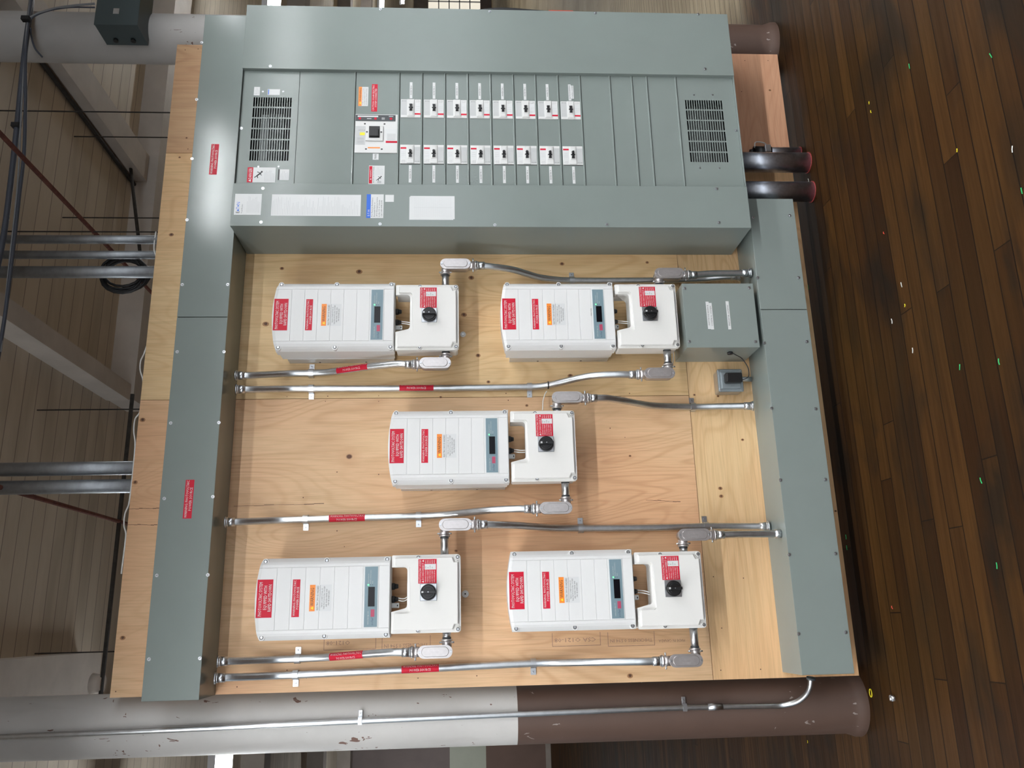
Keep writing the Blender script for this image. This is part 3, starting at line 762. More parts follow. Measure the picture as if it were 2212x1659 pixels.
rd = px_rect(832, 421, 851, 436, d)
sticker(sb, 'small_label', *rd, d, 1, LM)
re_ = px_rect(886, 424, 982, 473, d)
def f(mb):
    x0, x1, z0, z1 = re_
    for k in range(20):
        zc = z1-.02-(z1-z0-.03)*k/20; mb.box(x0+.008, x1-.008, zc-.0005, zc, d+.0012, d+.0014, 7)
    mb.box((x0+x1)/2-.0008, (x0+x1)/2, z0+.01, z1-.015, d+.0012, d+.0014, 7)
    mb.box(x0-.004, x1-.004, z0+.006, z1+.004, d+.0004, d+.0008, 1)
    mb.box(x0, x1, z0, z1, d+.0008, d+.0012, 1, .0001, 1)
sticker(sb, 'directory_card', *re_, d, 1, LM, f, label='white circuit directory card in a plastic sleeve')

# ------------------------------------------------------------------ inverters
HW = .156
def inverter_proto():
    t = thing('solar_inverter', 'x', 'inverter', (0, 0, 0), 'white wall mounted solar inverters')
    hs = MB()
    hs.prism([(-.155, .010), (.155, .010), (.155, .465), (-.155, .465)], .0008, .060, 0)
    hs.prism([(-.153, .004), (.153, .004), (.153, .484), (-.153, .484)], .060, .128, 1)
    for k in range(2): hs.box(-.1555, -.1525, .33-.20*k, .338-.20*k, .010, .018, 2)
    hs.build('heatsink_body', [heatsink, white, dark], t)
    # cover with curved shoulders, arched top and panel grooves
    us = [-.156, -.1555, -.153, -.148, -.140, -.130, -.121, -.1192, -.1188, -.1172, -.1168, -.115, -.08, -.04, 0, .04, .08, .115, .1168, .1172, .1188, .1192, .121, .130, .140, .148, .153, .1555, .156]
    def du(u):
        a = abs(u)
        if a <= .121: return .2
        t_ = (a-.121)/(.156-.121); return .2-.034*(t_**2.0)*(.9)-.0
    gl = [.430-.0545*k for k in range(8)]
    vs_ = {0., .003, .008, .012}
    for g in gl: vs_ |= {g-.0016, g-.0009, g+.0009, g+.0016}
    vs_ |= {.46, .48}
    vs_ = sorted(vs_)
    top_v = lambda u: .491+.019*(1-(u/HW)**2)
    rows = [(v, False) for v in vs_]+[(None, True)]
    G = []
    for v, istop in rows:
        rr = []
        for u in us:
            vv = top_v(u) if istop else v
            if v is not None and v == .48: vv = .48+ .75*(top_v(u)-.49)
            if v is not None and v == .46: vv = .46+ .4*(top_v(u)-.49)
            dd = du(u)
            if istop: dd -= .006
            groove = False
            for g in gl:
                if v is not None and abs(v-g) < .001 and abs(u) <= .1172: groove = True
            if .1170 < abs(u) < .1190 and (istop or v > .006): groove = True
            if groove: dd -= .0022
            if v is not None and v < .002: dd -= .004
            rr.append((u, -dd, vv))
        G.append(rr)
    cm = MB(); nU = len(us)
    flat = [p for rr in G for p in rr]; fs = []
    for j in range(len(G)-1):
        for i in range(nU-1): fs.append((j*nU+i, j*nU+i+1, (j+1)*nU+i+1, (j+1)*nU+i))
    cm.add(flat, fs, 0, False)
    # skirt back to the body
    rim = [G[0][i] for i in range(nU)]+[G[j][-1] for j in range(1, len(G))]+[G[-1][i] for i in range(nU-2, -1, -1)]+[G[j][0] for j in range(len(G)-2, 0, -1)]
    n = len(rim); back = [(x, -.125, z) for x, y, z in rim]
    cm.add(rim+back, [(i, (i+1) % n, n+(i+1) % n, n+i) for i in range(n)], 0)
    cm.box(-.155, .155, -.001, .006, .13, .186, 0, .001, 1)
    cov = cm.build('front_cover', white, t)
    for u in (-.1435, .1435):
        for v in (.478, .245, .014):
            s_ = MB(); sg = 1 if u > 0 else -1
            s_.cyl((u, -.165, v), (u, -.1915, v), .0120, .0112, 16, 0); s_.cyl((u, -.1915, v), (u, -.1922, v), .0078, .0078, 14, 1); s_.cyl((u, -.1922, v), (u, -.1940, v), .0052, .0046, 6, 2)
            s_.build('cover_screw', [white, ringm, zinc], t)
    # labels
    d = .2002
    def rapid(mb):
        x0, x1, z0, z1 = -.070, .074, .443, .502
        mb.text('PHOTOVOLTAIC SYSTEM', x0+.006, x1-.010, z1-.020, .0125, d+.0009, 1)
        mb.text('EQUIPPED WITH', x0+.030, x1-.024, z1-.038, .0125, d+.0009, 1)
        mb.text('RAPID SHUTDOWN', x0+.023, x1-.020, z1-.055, .0125, d+.0009, 1)
    sticker(t, 'rapid_shutdown_label', -.070, .074, .443, .502, d, 0, LM, rapid, border=.0018)
    sticker(t, 'power_source_label', -.070, .072, .341, .369, d, 0, LM, lambda mb: warn2(mb, -.069, .071, .341, .369, d+.0009), border=.0018)
    def shock(mb):
        mb.box(-.050, .050, .283, .304, d+.0004, d+.0008, 3)
        mb.text('WARNING', -.030, .038, .2875, .0135, d+.001, 2); tri(mb, -.038, .2935, .006, d+.0008, 4)
        mb.text('ELECTRIC SHOCK HAZARD', -.046, .046, .270, .0075, d+.0007, 2)
        mb.box(-.048, .048, .2645, .2655, d+.0004, d+.0007, 2)
        for k, (s, a) in enumerate((('THE DC CONDUCTORS OF', .036), ('THIS PHOTOVOLTAIC SYSTEM', .043), ('ARE UNGROUNDED AND', .034), ('MAY BE ENERGIZED', .028))):
            mb.text(s, .000-a, .000+a, .2545-.0085*k, .0052, d+.0007, 2)
    sticker(t, 'shock_warning_label', -.050, .050, .222, .305, d, 1, LM, shock)
    dp = MB()
    dp.box(-.119, .119, .043, .101, .1985, .2015, 1, .001, 1); dp.box(-.114, .115, .0475, .0965, .2015, .2022, 0)
    dd = .2024
    dp.text('www.solaredge.com', -.105, -.055, .080, .005, dd, 2)
    dp.text('solar', -.108, -.078, .062, .009, dd, 3); dp.box(-.076, -.048, .058, .072, .2022, .2025, 4); dp.text('edge', -.074, -.050, .062, .008, dd+.0004, 5)
    dp.text('Power production', .050, .088, .081, .004, dd, 2); dp.text('Module communication', .050, .102, .073, .004, dd, 2); dp.text('Fault', .050, .060, .065, .004, dd, 2)
    disp = dp.build('display_panel', [dispblue, wht, lgrey, logoblue, logored, logored], t)
    MB().box(-.037, .037, .058, .083, .2022, .2030, 0).build('screen', glassb, disp)
    MB().disc(.045, .083, .2022, .0028, .0012, 0, 12).build('status_light', led, disp)
    MB().disc(.045, .075, .2022, .0020, .0008, 0, 12).disc(.045, .067, .2022, .0020, .0008, 0, 12).build('unlit_light', ledoff, disp)
    # cable glands beneath
    for u in (-.010, .040):
        g = MB(); dz = .13
        g.cyl((u, -dz, .006), (u, -dz, -.012), .014, .014, 10); g.cyl((u, -dz, -.012), (u, -dz, -.026), .0115, .008, 12)
        g.build('cable_gland', black, t)
    g = MB(); g.box(-.044, -.024, -.030, .004, .112, .134, 0, .003, 2); g.box(-.038, -.031, -.026, -.022, .134, .1345, 1)
    g.build('connector', [wht, dark], t, label='white connector under the inverter')
    return t
ip = inverter_proto()
inv = {
 'A': (1.537, 1.937, 1.02, 'white solar inverter at the upper right, nearest the top wireway and the switchboard'),
 'B': (1.537, .977, .98, 'white solar inverter at the lower right, directly above the square grey box'),
 'C': (.958, 1.455, .978, 'white solar inverter in the middle of the five, at half height'),
 'D': (.360, 1.935, 1.025, 'white solar inverter at the upper left, nearest the left column'),
 'E': (.369, .966, .996, 'white solar inverter at the lower left of the five'),
}
for i, (k, (x, z, s, lab)) in enumerate(inv.items()):
    t = ip if i == 0 else copy_tree(ip)
    t.location = (x, 0, z); t.scale = (1, 1, s); t['label'] = lab

def disconnect_proto():
    t = thing('disconnect_switch_box', 'x', 'disconnect switch', (0, 0, 0), 'white disconnect switch boxes under the inverters')
    H = .273; h = .150
    def outline(i, body=False):
        # notch at the top for the cables: x from -.065 to .098, depth .062
        xl, xr = -h+i, h-i
        p = []
        def arc(cx, cz, r, a0, a1, n=5):
            for k in range(n+1):
                a = math.radians(a0+(a1-a0)*k/n); p.append((cx+r*math.cos(a), cz+r*math.sin(a)))
        r = .012
        arc(xr-r, -H+i+r, r, -90, 0); arc(xr-.005, -i-.005, .005, 0, 90, 2)
        nl, nr = -.068-i, .103+i
        p.append((nr, -i)); arc(nr-.014, -.062-i+.014, .014, 0, -90) ; arc(nl+.010+.016, -.062-i+.014, .014, -90, -180); p.append((nl, -i))
        arc(xl+.005, -i-.005, .005, 90, 180, 2); arc(xl+r, -H+i+r, r, 180, 270)
        return p
    MB().prism(outline(.004), .095, .172, 0).build('housing', white2, t)
    MB().box(-.08, .08, -.235, -.09, .0005, .095, 0).build('mounting_bracket', galv_dull, t)
    c = MB(); c.prism(outline(0), .172, .188, 0)
    o2 = []
    # raised field with corner cut-outs for the screws
    a = h-.011; zt = -.010; zb = -H+.010
    o2 = [(-a+.020, zb), (-.075, zb), (a-.02, zb), (a-.02, zb+.014), (a-.006, zb+.020), (a, zb+.022), (a, zt-.004), (.112, zt-.004), (.112, -.062), (.104, -.070), (-.070, -.074), (-.078, -.066), (-.078, zt), (-a, zt), (-a, zb+.022), (-a+.006, zb+.020), (-a+.020, zb+.014)]
    c.prism(o2, .188, .1985, 0)
    o3 = [(x*.975, -.1365+(z+.1365)*.975) for x, z in o2]
    n = len(o2); c.add([(x, -.1985, z) for x, z in o2]+[(x, -.2015, z) for x, z in o3], [(i, (i+1) % n, n+(i+1) % n, n+i) for i in range(n)]+[tuple(range(n, 2*n))], 0)
    cov = c.build('cover', white2, t)
    for (u, v) in ((-.138, -H+.012), (.138, -H+.012), (-.139, -.105), (.139, -.105)):
        s_ = MB(); 
        s_.cyl((u, -.1885, v), (u, -.1965, v), .0105, .0095, 14, 0); s_.cyl((u, -.1965, v), (u, -.1975, v), .0074, .0074, 14, 1); s_.cyl((u, -.1975, v), (u, -.199, v), .0048, .0042, 6, 2)
        s_.build('cover_screw', [white2, ringm, zinc], t)
    d = .2017
    x0, x1, z0, z1 = .038, .132, -.178, -.106
    def lab(mb):
        mb.text('PHOTOVOLTAIC SYSTEM', x0+.003, x1-.003, z1-.011, .008, d+.0009, 1)
        mb.text('DC DISCONNECT', x0+.014, x1-.014, z1-.022, .0075, d+.0009, 1)
        tri(mb, x0+.007, z1-.018, .0045, d+.0005, 1); tri(mb, x1-.007, z1-.018, .0045, d+.0005, 1)
        for k, s in enumerate(('OPERATING VOLTAGE', 'OPERATING CURRENT', 'MAX SYSTEM VOLTAGE', 'SHORT CIRCUIT CURRENT', 'CHARGE CONTROLLER MAX')):
            zz = z1-.0315-.0085*k
            mb.text(s, x0+.003, x0+.050, zz, .005, d+.0009, 1)
            mb.text(('VDC', 'AMPS', 'VDC', 'AMPS', 'AMPS')[k], x1-.017, x1-.003, zz, .005, d+.0009, 1)
        mb.box(x0+.053, x1-.019, z0+.003, z1-.025, d+.0008, d+.0011, 1)
        for k, s in enumerate(('800', '40', '1000', '50')):
            mb.text(s, x0+.058, x0+.058+.0028*len(s), z1-.0315-.0085*k, .0045, d+.0013, 2)
    sticker(t, 'disconnect_label', x0, x1, z0, z1, d, 0, LM, lab, border=.0018)
    sx, sz = .004, -.146
    sp = MB().box(sx-.033, sx+.033, sz-.033, sz+.033, .2015, .2045, 0, .001, 1)
    sp.box(sx-.031, sx+.031, sz-.031, sz+.031, .2045, .2047, 1)
    sw = sp.build('switch_plate', [galv_dull, zinc], t)
    k = MB(); k.cyl((sx, -.2047, sz), (sx, -.222, sz), .0315, .0300, 40, 0); k.cyl((sx, -.222, sz), (sx, -.225, sz), .0285, .0255, 36, 0)
    k.cyl((sx, -.225, sz), (sx, -.226, sz), .019, .018, 30, 0)
    k.box(sx-.0055, sx+.0055, sz-.0295, sz+.0285, .224, .240, 0, .002, 2)
    k.box(sx-.0035, sx+.0035, sz+.018, sz+.0255, .2400, .2404, 1); k.disc(sx, sz, .240, .0022, .0006, 2, 10)
    k.build('rotary_knob', [black, lgrey, zinc], sw)
    return t
dp_ = disconnect_proto()
disc = {
 'A': (1.530, 1.932, 'white disconnect switch box under the upper right inverter'),
 'B': (1.533, .968, 'white disconnect switch box under the lower right inverter, beside the square grey box'),
 'C': (.956, 1.446, 'white disconnect switch box under the middle inverter'),
 'D': (.368, 1.931, 'white disconnect switch box under the upper left inverter'),
 'E': (.361, .956, 'white disconnect switch box under the lower left inverter'),
}
for i, (k, (x, z, lab)) in enumerate(disc.items()):
    t = dp_ if i == 0 else copy_tree(dp_)
    t.location = (x, 0, z); t['label'] = lab
# pairs of white wires looping from the glands into each disconnect box
for k, (x, z, lab) in disc.items():
    mb = MB(); ix, iz = inv[k][0], inv[k][1]
    for dx in (-.004, .005):
        mb.tube(catmull([(ix-.010+dx, -.13, iz-.024), (ix-.014+dx, -.132, z-.045), (x-.012+dx, -.134, z-.064)], 6), .0021, 8)
    props(mb.build('cable', whitecable, None, loc=(ix, -.13, iz-.02)), 'pair of short white wires entering the '+lab.replace('white ', '').split(',')[0], 'cable')

mb = MB(); x_, z_ = at(1276, 674, .2); mb.text('MASTER', x_-.018, x_+.018, z_-.0025, .005, .2004, 0)
for o in list(SC.objects):
    if o.name.startswith('solar_inverter') and o['label'] == inv['B'][3]:
        q = mb.build('master_mark', ink, None, loc=(inv['B'][0], 0, inv['B'][1])); q.location = (0, 0, 0); q.parent = o
# ------------------------------------------------------------------ conduit bodies (LB fittings)
R1 = .0148
def lb_proto(side, up, nip, name='elbow_fitting'):
    # long axis vertical; side hub towards side*X near the end 'up'; end hub at the other end
    t = thing(name, 'x', 'conduit fitting', (0, 0, 0))
    hl, hw = .0680, .0250
    def stad(l, w_, n=10):
        p = []
        for k in range(n+1): a = PI*k/n; p.append((w_*math.cos(a), l-w_+w_*math.sin(a)))
        for k in range(n+1): a = PI+PI*k/n; p.append((w_*math.cos(a), -l+w_+w_*math.sin(a)))
        return p
    b = MB(); b.prism(stad(hl-.004, hw-.004), -.024, .018, 0, smooth=True); b.prism(stad(hl, hw), .018, .0225, 0, smooth=True)
    e = -up
    b.cyl((0, 0, e*.060), (0, 0, e*.086), .0195, .0195, 20, 0); b.cyl((0, 0, e*.086), (0, 0, e*.092), .0225, .0225, 20, 0)
    b.cyl((side*.018, 0, up*.045), (side*.040, 0, up*.045), .0195, .0195, 20, 0); b.cyl((side*.040, 0, up*.045), (side*.046, 0, up*.045), .0225, .0225, 20, 0)
    b.build('fitting_housing', cast, t)
    c = MB(); c.prism(stad(hl-.001, hw-.001), .0225, .0250, 0, smooth=True)
    p1, p2 = stad(hl-.0145, hw-.0060), stad(hl-.0165, hw-.008); n = len(p1)
    c.add([(x, -.025, z) for x, z in p1]+[(x, -.0285, z) for x, z in p2], [(i, (i+1) % n, n+(i+1) % n, n+i) for i in range(n)]+[tuple(range(n, 2*n))], 0)
    c.textf('1 INCH', .030, .0048, lambda u, v: (.003+v, -.0287, -u), 1); c.textf('BRANCH 25', .034, .0048, lambda u, v: (-.010+v, -.0287, -u), 1)
    c.build('fitting_cover', [cast, plain('cast_letter', (.68, .65, .65), .5, .6)], t)
    for z_ in (hl-.007, -hl+.007):
        MB().cyl((0, -.025, z_), (0, -.0280, z_), .0048, .0042, 12).build('screw', zinc, t)
    for (xx, zz, ax) in ((.022, e*.078, 0), (-.022, e*.078, 0)):
        MB().cyl((xx*.8, -.004, zz), (xx*1.45, -.004, zz), .0035, .0035, 8).build('screw', zinc, t)
    for dz in (.020, -.020):
        MB().cyl((side*.034, -.004, up*.045+dz*.8), (side*.034, -.004, up*.045+dz*1.45), .0035, .0035, 8).build('screw', zinc, t)
    s_ = side
    MB().cyl((s_*.044, 0, up*.045), (s_*nip, 0, up*.045), .0165, .0165, 20, 0).cyl((s_*.046, 0, up*.045), (s_*.054, 0, up*.045), .0172, .0172, 20, 1).cyl((s_*(nip-.006), 0, up*.045), (s_*nip, 0, up*.045), .0172, .0172, 20, 1).build('threaded_nipple', [galv, darkgrey], t)
    return t
LBS = {  # photo centre, side towards its switch box, which box, text
 1: (940, 784, 'A', +1, 'conduit elbow fitting left of the upper right switch box'),
 2: (1425, 806, 'B', +1, 'conduit elbow fitting left of the lower right switch box'),
 3: (1201, 1097, 'C', +1, 'conduit elbow fitting left of the middle switch box'),
 4: (940, 1408, 'D', +1, 'conduit elbow fitting left of the upper left switch box'),
 5: (1482, 1427, 'E', +1, 'conduit elbow fitting left of the lower left switch box'),
 6: (984, 570, 'A', -1, 'conduit elbow fitting right of the upper right switch box'),
 7: (1446, 590, 'B', -1, 'conduit elbow fitting right of the lower right switch box'),
 8: (1226, 858, 'C', -1, 'conduit elbow fitting right of the middle switch box'),
 9: (984, 1133, 'D', -1, 'conduit elbow fitting right of the upper left switch box'),
 10: (1500, 1155, 'E', -1, 'conduit elbow fitting right of the lower left switch box'),
}
LD = .150; LBP = {}
for k, (px, py, key, side, lab) in LBS.items():
    x, z = at(px, py, LD+.02); up = -1 if side > 0 else 1
    bx = disc[key][0]-side*.146
    nip = max(.056, abs(bx-x))
    t = lb_proto(side, up, nip); t.location = (x, -LD, z); props(t, lab, None, 'conduit elbow fittings beside the switch boxes')
    LBP[k] = (x, z, up)

# ------------------------------------------------------------------ conduits
def arclen(P):
    s = [0.]
    for a, b in zip(P, P[1:]): s.append(s[-1]+(b-a).length)
    return s
def wrap_label(parent, P, r, s0, ln, lab=None, shift=0.):
    S = arclen(P)
    def pt(s):
        s = min(max(s, 0), S[-1]-1e-5)
        for i in range(len(S)-1):
            if S[i+1] >= s:
                f = (s-S[i])/(S[i+1]-S[i]); return P[i].lerp(P[i+1], f), (P[i+1]-P[i]).normalized()
    rr = r+.0006
    def f_(a, b, off=0.):
        p, t = pt(s0+a); out = Vector((0, -1, 0)); out = (out-t*out.dot(t)).normalized(); sidev = t.cross(out)
        if sidev.x < 0: sidev = -sidev
        th = (b+shift)/rr; return p+(out*math.cos(th)+sidev*math.sin(th))*(rr+off)
    mb = MB(); n = 16; nb = 12; hb = .021
    g = [f_(-ln/2+ln*i/n, -hb+2*hb*j/nb) for i in range(n+1) for j in range(nb+1)]
    mb.add(g, [(i*(nb+1)+j, i*(nb+1)+j+1, (i+1)*(nb+1)+j+1, (i+1)*(nb+1)+j) for i in range(n) for j in range(nb)], 0, True)
    mb.textf('WARNING: PHOTOVOLTAIC', ln*.94, .0095, lambda u, v: f_(u, v+.0035, .0004), 1)
    mb.textf('POWER SOURCE', ln*.56, .0095, lambda u, v: f_(u, v-.013, .0004), 1)
    mb.build('warning_label', [red, wht], parent, label=lab)
STR = []
def strap(x, z, d, side, r, lab, tang=None):
    t = thing('conduit_strap', lab, 'strap', (x, 0, z), 'one hole conduit straps')
    mb = MB(); n = 12; w_ = .011; ro = r+.0022
    pts = []
    for k in range(n+1):
        a = PI*k/n; pts.append((math.cos(a)*ro*side*-1, d+math.sin(a)*ro))
    pts = [(-side*ro, .001)]+pts+[(side*ro, .003), (side*(ro+.028), .003)]
    vs_ = []; th = .0018
    for i, (u, q) in enumerate(pts):
        a = pts[max(0, i-1)]; b = pts[min(len(pts)-1, i+1)]
        tx, ty = b[0]-a[0], b[1]-a[1]; l = math.hypot(tx, ty) or 1; nx, ny = -ty/l*th*side, tx/l*th*side
        for (ox, oy) in ((0, 0), (nx, ny)):
            for zz in (-w_, w_): vs_.append((x+u+ox, -max(.0006, q+oy), z+zz))
    fs = []
    for i in range(len(pts)-1):
        o = i*4; q = o+4
        fs += [(o, o+1, q+1, q), (o+2, q+2, q+3, o+3), (o, q, q+2, o+2), (o+1, o+3, q+3, q+1)]
    fs += [(0, 2, 3, 1), (len(vs_)-4, len(vs_)-3, len(vs_)-1, len(vs_)-2)]
    mb.add(vs_, fs, 0)
    mb.build('strap_band', zinc, t)
    screw(t, x+side*(ro+.016), z, .005, False)
def conduit(lab, pts, r=R1, lbl=None, straps=(), lb=None, M=None, startcon=True, endcon=True):
    P = [V(*at(px, py, d+ r*.0), d) for px, py, d in pts]
    if lb:
        x, z, up = LBP[lb]; e = V(x, z-up*.088, LD)
        if up < 0: P = P+[e+Vector((0, 0, .03)), e]
        else: P = [e, e-Vector((0, 0, .03))]+P
    C = catmull(P, 9)
    t = thing('conduit', lab, 'conduit', tuple(C[0]), 'galvanised conduits between the boxes and the wireways')
    MB().tube(C, r, 18).build('pipe', M or galv, t)
    S = arclen(C)
    for end, do in ((0, startcon), (1, endcon)):
        if not do: continue
        p = C[0] if end == 0 else C[-1]; q = C[2] if end == 0 else C[-3]; dr = (q-p).normalized()
        mb = MB(); mb.cyl(p, p+dr*.008, r+.008, r+.008, 8); mb.cyl(p+dr*.008, p+dr*.014, r+.0045, r+.0045, 20); mb.cyl(p+dr*.014, p+dr*.042, r+.0028, r+.0028, 20)
        mb.cyl(p+dr*.028+Vector((0, -r-.001, 0)), p+dr*.028+Vector((0, -r-.0065, 0)), .0042, .0038, 10)
        mb.build('connector', zinc, t)
    if lbl is not None:
        tgt = V(*at(lbl[0], lbl[1], lbl[2]), lbl[2]); i = min(range(len(C)), key=lambda k: (C[k]-tgt).length)
        wrap_label(t, C, r, S[i], .150, shift=lbl[3] if len(lbl) > 3 else 0)
    for (px, py, side, sl) in straps:
        x, z = at(px, py, .02); j = min(range(len(C)), key=lambda k: abs(C[k].z-z)); strap(C[j].x, z, max(-C[j].y, r+.0015), side, r, sl)
    return C
ds = R1+.0025
conduit('bent galvanised conduit from the top wireway to the upper right switch box, nearest the inverter', [(508, 811, .105), (540, 811, .10), (620, 807, .025), (672, 806, ds), (710, 804, .03), (790, 793, .095), (860, 786, .142)], lbl=(761, 798, .07, .004),
        straps=[(672, 806, 1, 'strap on the conduit beside the upper right inverter')], lb=1)
conduit('long galvanised conduit from the top wireway down to the lower right switch box', [(508, 841, .105), (545, 841, .09), (620, 840, .022), (672, 840, ds), (900, 839, ds), (1144, 836, ds), (1185, 832, .03), (1270, 813, .115), (1330, 809, .145)], lbl=(902, 839, ds, .006),
        straps=[(672, 840, -1, 'upper strap on the long conduit to the lower right switch box'), (1144, 836, -1, 'lower strap on the long conduit to the lower right switch box')], lb=2)
conduit('galvanised conduit from the top wireway to the middle switch box', [(484, 1128, .105), (520, 1127, .09), (600, 1124, .022), (660, 1122, ds), (750, 1119, ds), (904, 1115, ds), (960, 1112, .03), (1060, 1102, .11), (1120, 1099, .145)], lbl=(750, 1118, ds, 0),
        straps=[(660, 1122, -1, 'upper strap on the conduit to the middle switch box'), (904, 1115, -1, 'lower strap on the conduit to the middle switch box')], lb=3)
conduit('galvanised conduit from the top wireway to the upper left switch box', [(468, 1429, .105), (500, 1428, .09), (590, 1425, .022), (642, 1423, ds), (700, 1420, .03), (790, 1413, .10), (850, 1409, .145)], lbl=(748, 1416, .07, 0),
        straps=[(642, 1423, 1, 'strap on the conduit beside the upper left inverter')], lb=4)
conduit('long galvanised conduit from the top wireway to the lower left switch box, leftmost', [(462, 1465, .105), (500, 1463, .09), (590, 1460, .022), (638, 1458, ds), (908, 1445, ds), (1152, 1433, ds), (1200, 1432, .03), (1300, 1430, .11), (1380, 1429, .145)], lbl=(908, 1444, ds, .005),
        straps=[(638, 1458, -1, 'upper strap on the leftmost conduit of the board'), (1152, 1433, -1, 'lower strap on the leftmost conduit of the board')], lb=5)
conduit('S-bent conduit from the upper right switch box down behind the lower right inverter', [(1070, 577, .145), (1110, 583, .12), (1170, 600, .045), (1236, 606, ds), (1400, 606, ds), (1520, 603, .02), (1560, 599, .04), (1598, 597, .055)],
        straps=[(1236, 606, 1, 'strap on the S-bent conduit right of the lower right inverter')], lb=6)
conduit('short straight conduit from the lower right switch box to the bottom wireway', [(1540, 591, .152), (1622, 590, .158)], lb=7)
conduit('bent conduit from the middle switch box to the bottom wireway', [(1310, 860, .145), (1350, 866, .11), (1410, 876, .035), (1497, 879, ds), (1560, 878, .04), (1628, 877, .075)],
        straps=[(1497, 879, 1, 'strap on the conduit below the middle switch box')], lb=8)
conduit('long conduit from the upper left switch box to the bottom wireway', [(1080, 1134, .14), (1120, 1135, .11), (1190, 1140, .035), (1255, 1141, ds), (1400, 1140, ds), (1525, 1137, ds), (1600, 1137, .025), (1662, 1137, .045)],
        straps=[(1255, 1141, 1, 'upper strap on the long conduit from the upper left switch box'), (1525, 1137, 1, 'lower strap on the long conduit from the upper left switch box')], lb=9)
conduit('short straight conduit from the lower left switch box to the bottom wireway', [(1590, 1154, .152), (1694, 1153, .150)], lb=10)
# thin conduit on the left column
cpts = [(-60, 1596, -.018), (0, 1592, -.018), (400, 1575, -.018), (776, 1558, -.018), (1106, 1543.5, -.018), (1480, 1528.5, -.018), (1660, 1525, -.018), (1690, 1524, -.012), (1722, 1516, .02), (1742, 1500, .055), (1750, 1483, .08), (1752, 1463, .09)]
P = [V(*at(px, py, d_), d_) for px, py, d_ in cpts]
yq = -.155+.126+.0
P2 = []
for p in P[:7]: P2.append(Vector((p.x, .015, p.z)))
P2 += P[7:]
C = catmull(P2, 8)
t = thing('conduit', 'thin galvanised conduit running down the left column and bending into the bottom wireway', 'conduit', tuple(C[-1]))
MB().tube(C, .0112, 14).build('pipe', galv, t)
x, z = at(1545, 1527, -.015); MB().cyl((x, .015, z-.03), (x, .015, z+.03), .0135, .0135, 16).build('coupling', zinc, t)
MB().cyl(C[-1], C[-3], .019, .019, 8).build('connector', darkgrey, t)
for px, py, lab in ((778, 1557, 'upper strap holding the thin conduit to the left column'), (1479, 1528, 'lower strap holding the thin conduit to the left column')):
    x, z = at(px, py, -.015); s_ = thing('conduit_strap', lab, 'strap', (x, .03, z), 'straps on the column conduit')
    q = MB()
    for k in range(9):
        a = -PI*.55+PI*1.1*k/8
        q.box(x+.0125*math.sin(a)-.003, x+.0125*math.sin(a)+.003, z-.008, z+.008, -.0145+.0125*math.cos(a), -.0125+.0125*math.cos(a)+.001)
    q.box(x+.010, x+.040, z-.008, z+.008, -.032, -.024, 0, .001, 1); q.build('strap_band', zinc, s_)
    o = screw(s_, x+.028, z, -.024)

# ------------------------------------------------------------------ square grey box and small bell box
gx0, gx1, gz0, gz1 = 1.378, 1.676, .349, .670
t = thing('junction_box', 'square grey steel box with two white name strips beside the lower right switch box', 'junction box', (gx0, 0, gz0))
MB().box(gx0, gx1, gz0, gz1, .0008, .207).build('box_body', paint, t)
MB().box(gx0-.001, gx1+.001, gz0-.001, gz1+.001, .207, .211, 0, .001, 1).build('box_lid', paint, t)
for px, py in ((1479, 623), (1618, 622), (1489, 738), (1632, 738)): x, z = at(px, py, .211); screw(t, x, z, .211)
d = .211
def strip(parent, px, py, hw, s, tilt=0):
    x, z = at(px, py, d); mb = MB(); mb.box(x-hw, x+hw, z-.0068, z+.0068, d, d+.0006, 0); mb.text(s, x-hw*.72, x+hw*.72, z-.0032, .0062, d+.0008, 1)
    return mb
def name_strip(px, py, rows, lab):
    x, z = at(px, py, d); mb = MB()
    for (dx, dz, hw, s) in rows:
        mb.box(x+dx-hw, x+dx+hw, z+dz-.0068, z+dz+.0068, d, d+.0006, 0); mb.text(s, x+dx-hw*.75, x+dx+hw*.75, z+dz-.0032, .0062, d+.0008, 1)
    mb.build('name_strip', [wht, ink], t, label=lab)
name_strip(1533.5, 682, [(.002, .007, .064, 'WATTNODE REVENUE'), (-.002, -.006, .062, 'CONTROL SYSTEM')], 'upper double name strip')
name_strip(1573.5, 681, [(0, 0, .066, 'FIREFIGHTER GATEWAY')], 'lower single name strip')
# bell box with black adapter
t = thing('outlet_box', 'small cast metal box below the square grey box, holding a black power adapter', 'outlet box', (1.216, 0, .392))
MB().box(1.217, 1.318, .392, .502, .0008, .066, 1, .008, 3).build('box_body', [alcast, alside], t)
c = MB(); c.box(1.215, 1.320, .390, .504, .066, .074, 0, .006, 3); c.box(1.228, 1.307, .403, .491, .074, .078, 0, .004, 2); cl = c.build('box_cover', [alcast], t)
for u in (1.223, 1.312):
    for v in (.398, .496): MB().cyl((u, -.074, v), (u, -.0765, v), .0038, .0035, 10).build('screw', zinc, t)
MB().cyl((1.285, -.03, .392), (1.285, -.03, .334), .0115, .0115, 16).cyl((1.285, -.03, .395), (1.285, -.03, .380), .015, .015, 16).build('conduit_stub', galv, t)
x0_, x1_, z0_, z1_ = px_rect(1568, 805, 1602, 826, .105)
ad = thing('power_adapter', 'black plug-in power adapter on the small cast metal box, corded to the grey box', 'power adapter', ((x0_+x1_)/2, -.078, (z0_+z1_)/2))
MB().box(x0_, x1_, z0_, z1_, .079, .112, 0, .006, 3).box(x0_+.004, x1_-.004, z0_+.006, z1_-.006, .112, .116, 0, .002, 2).build('adapter_body', black, ad)
e0 = Vector(((x0_+x1_)/2-.005, -.095, z0_)); xg = gx0
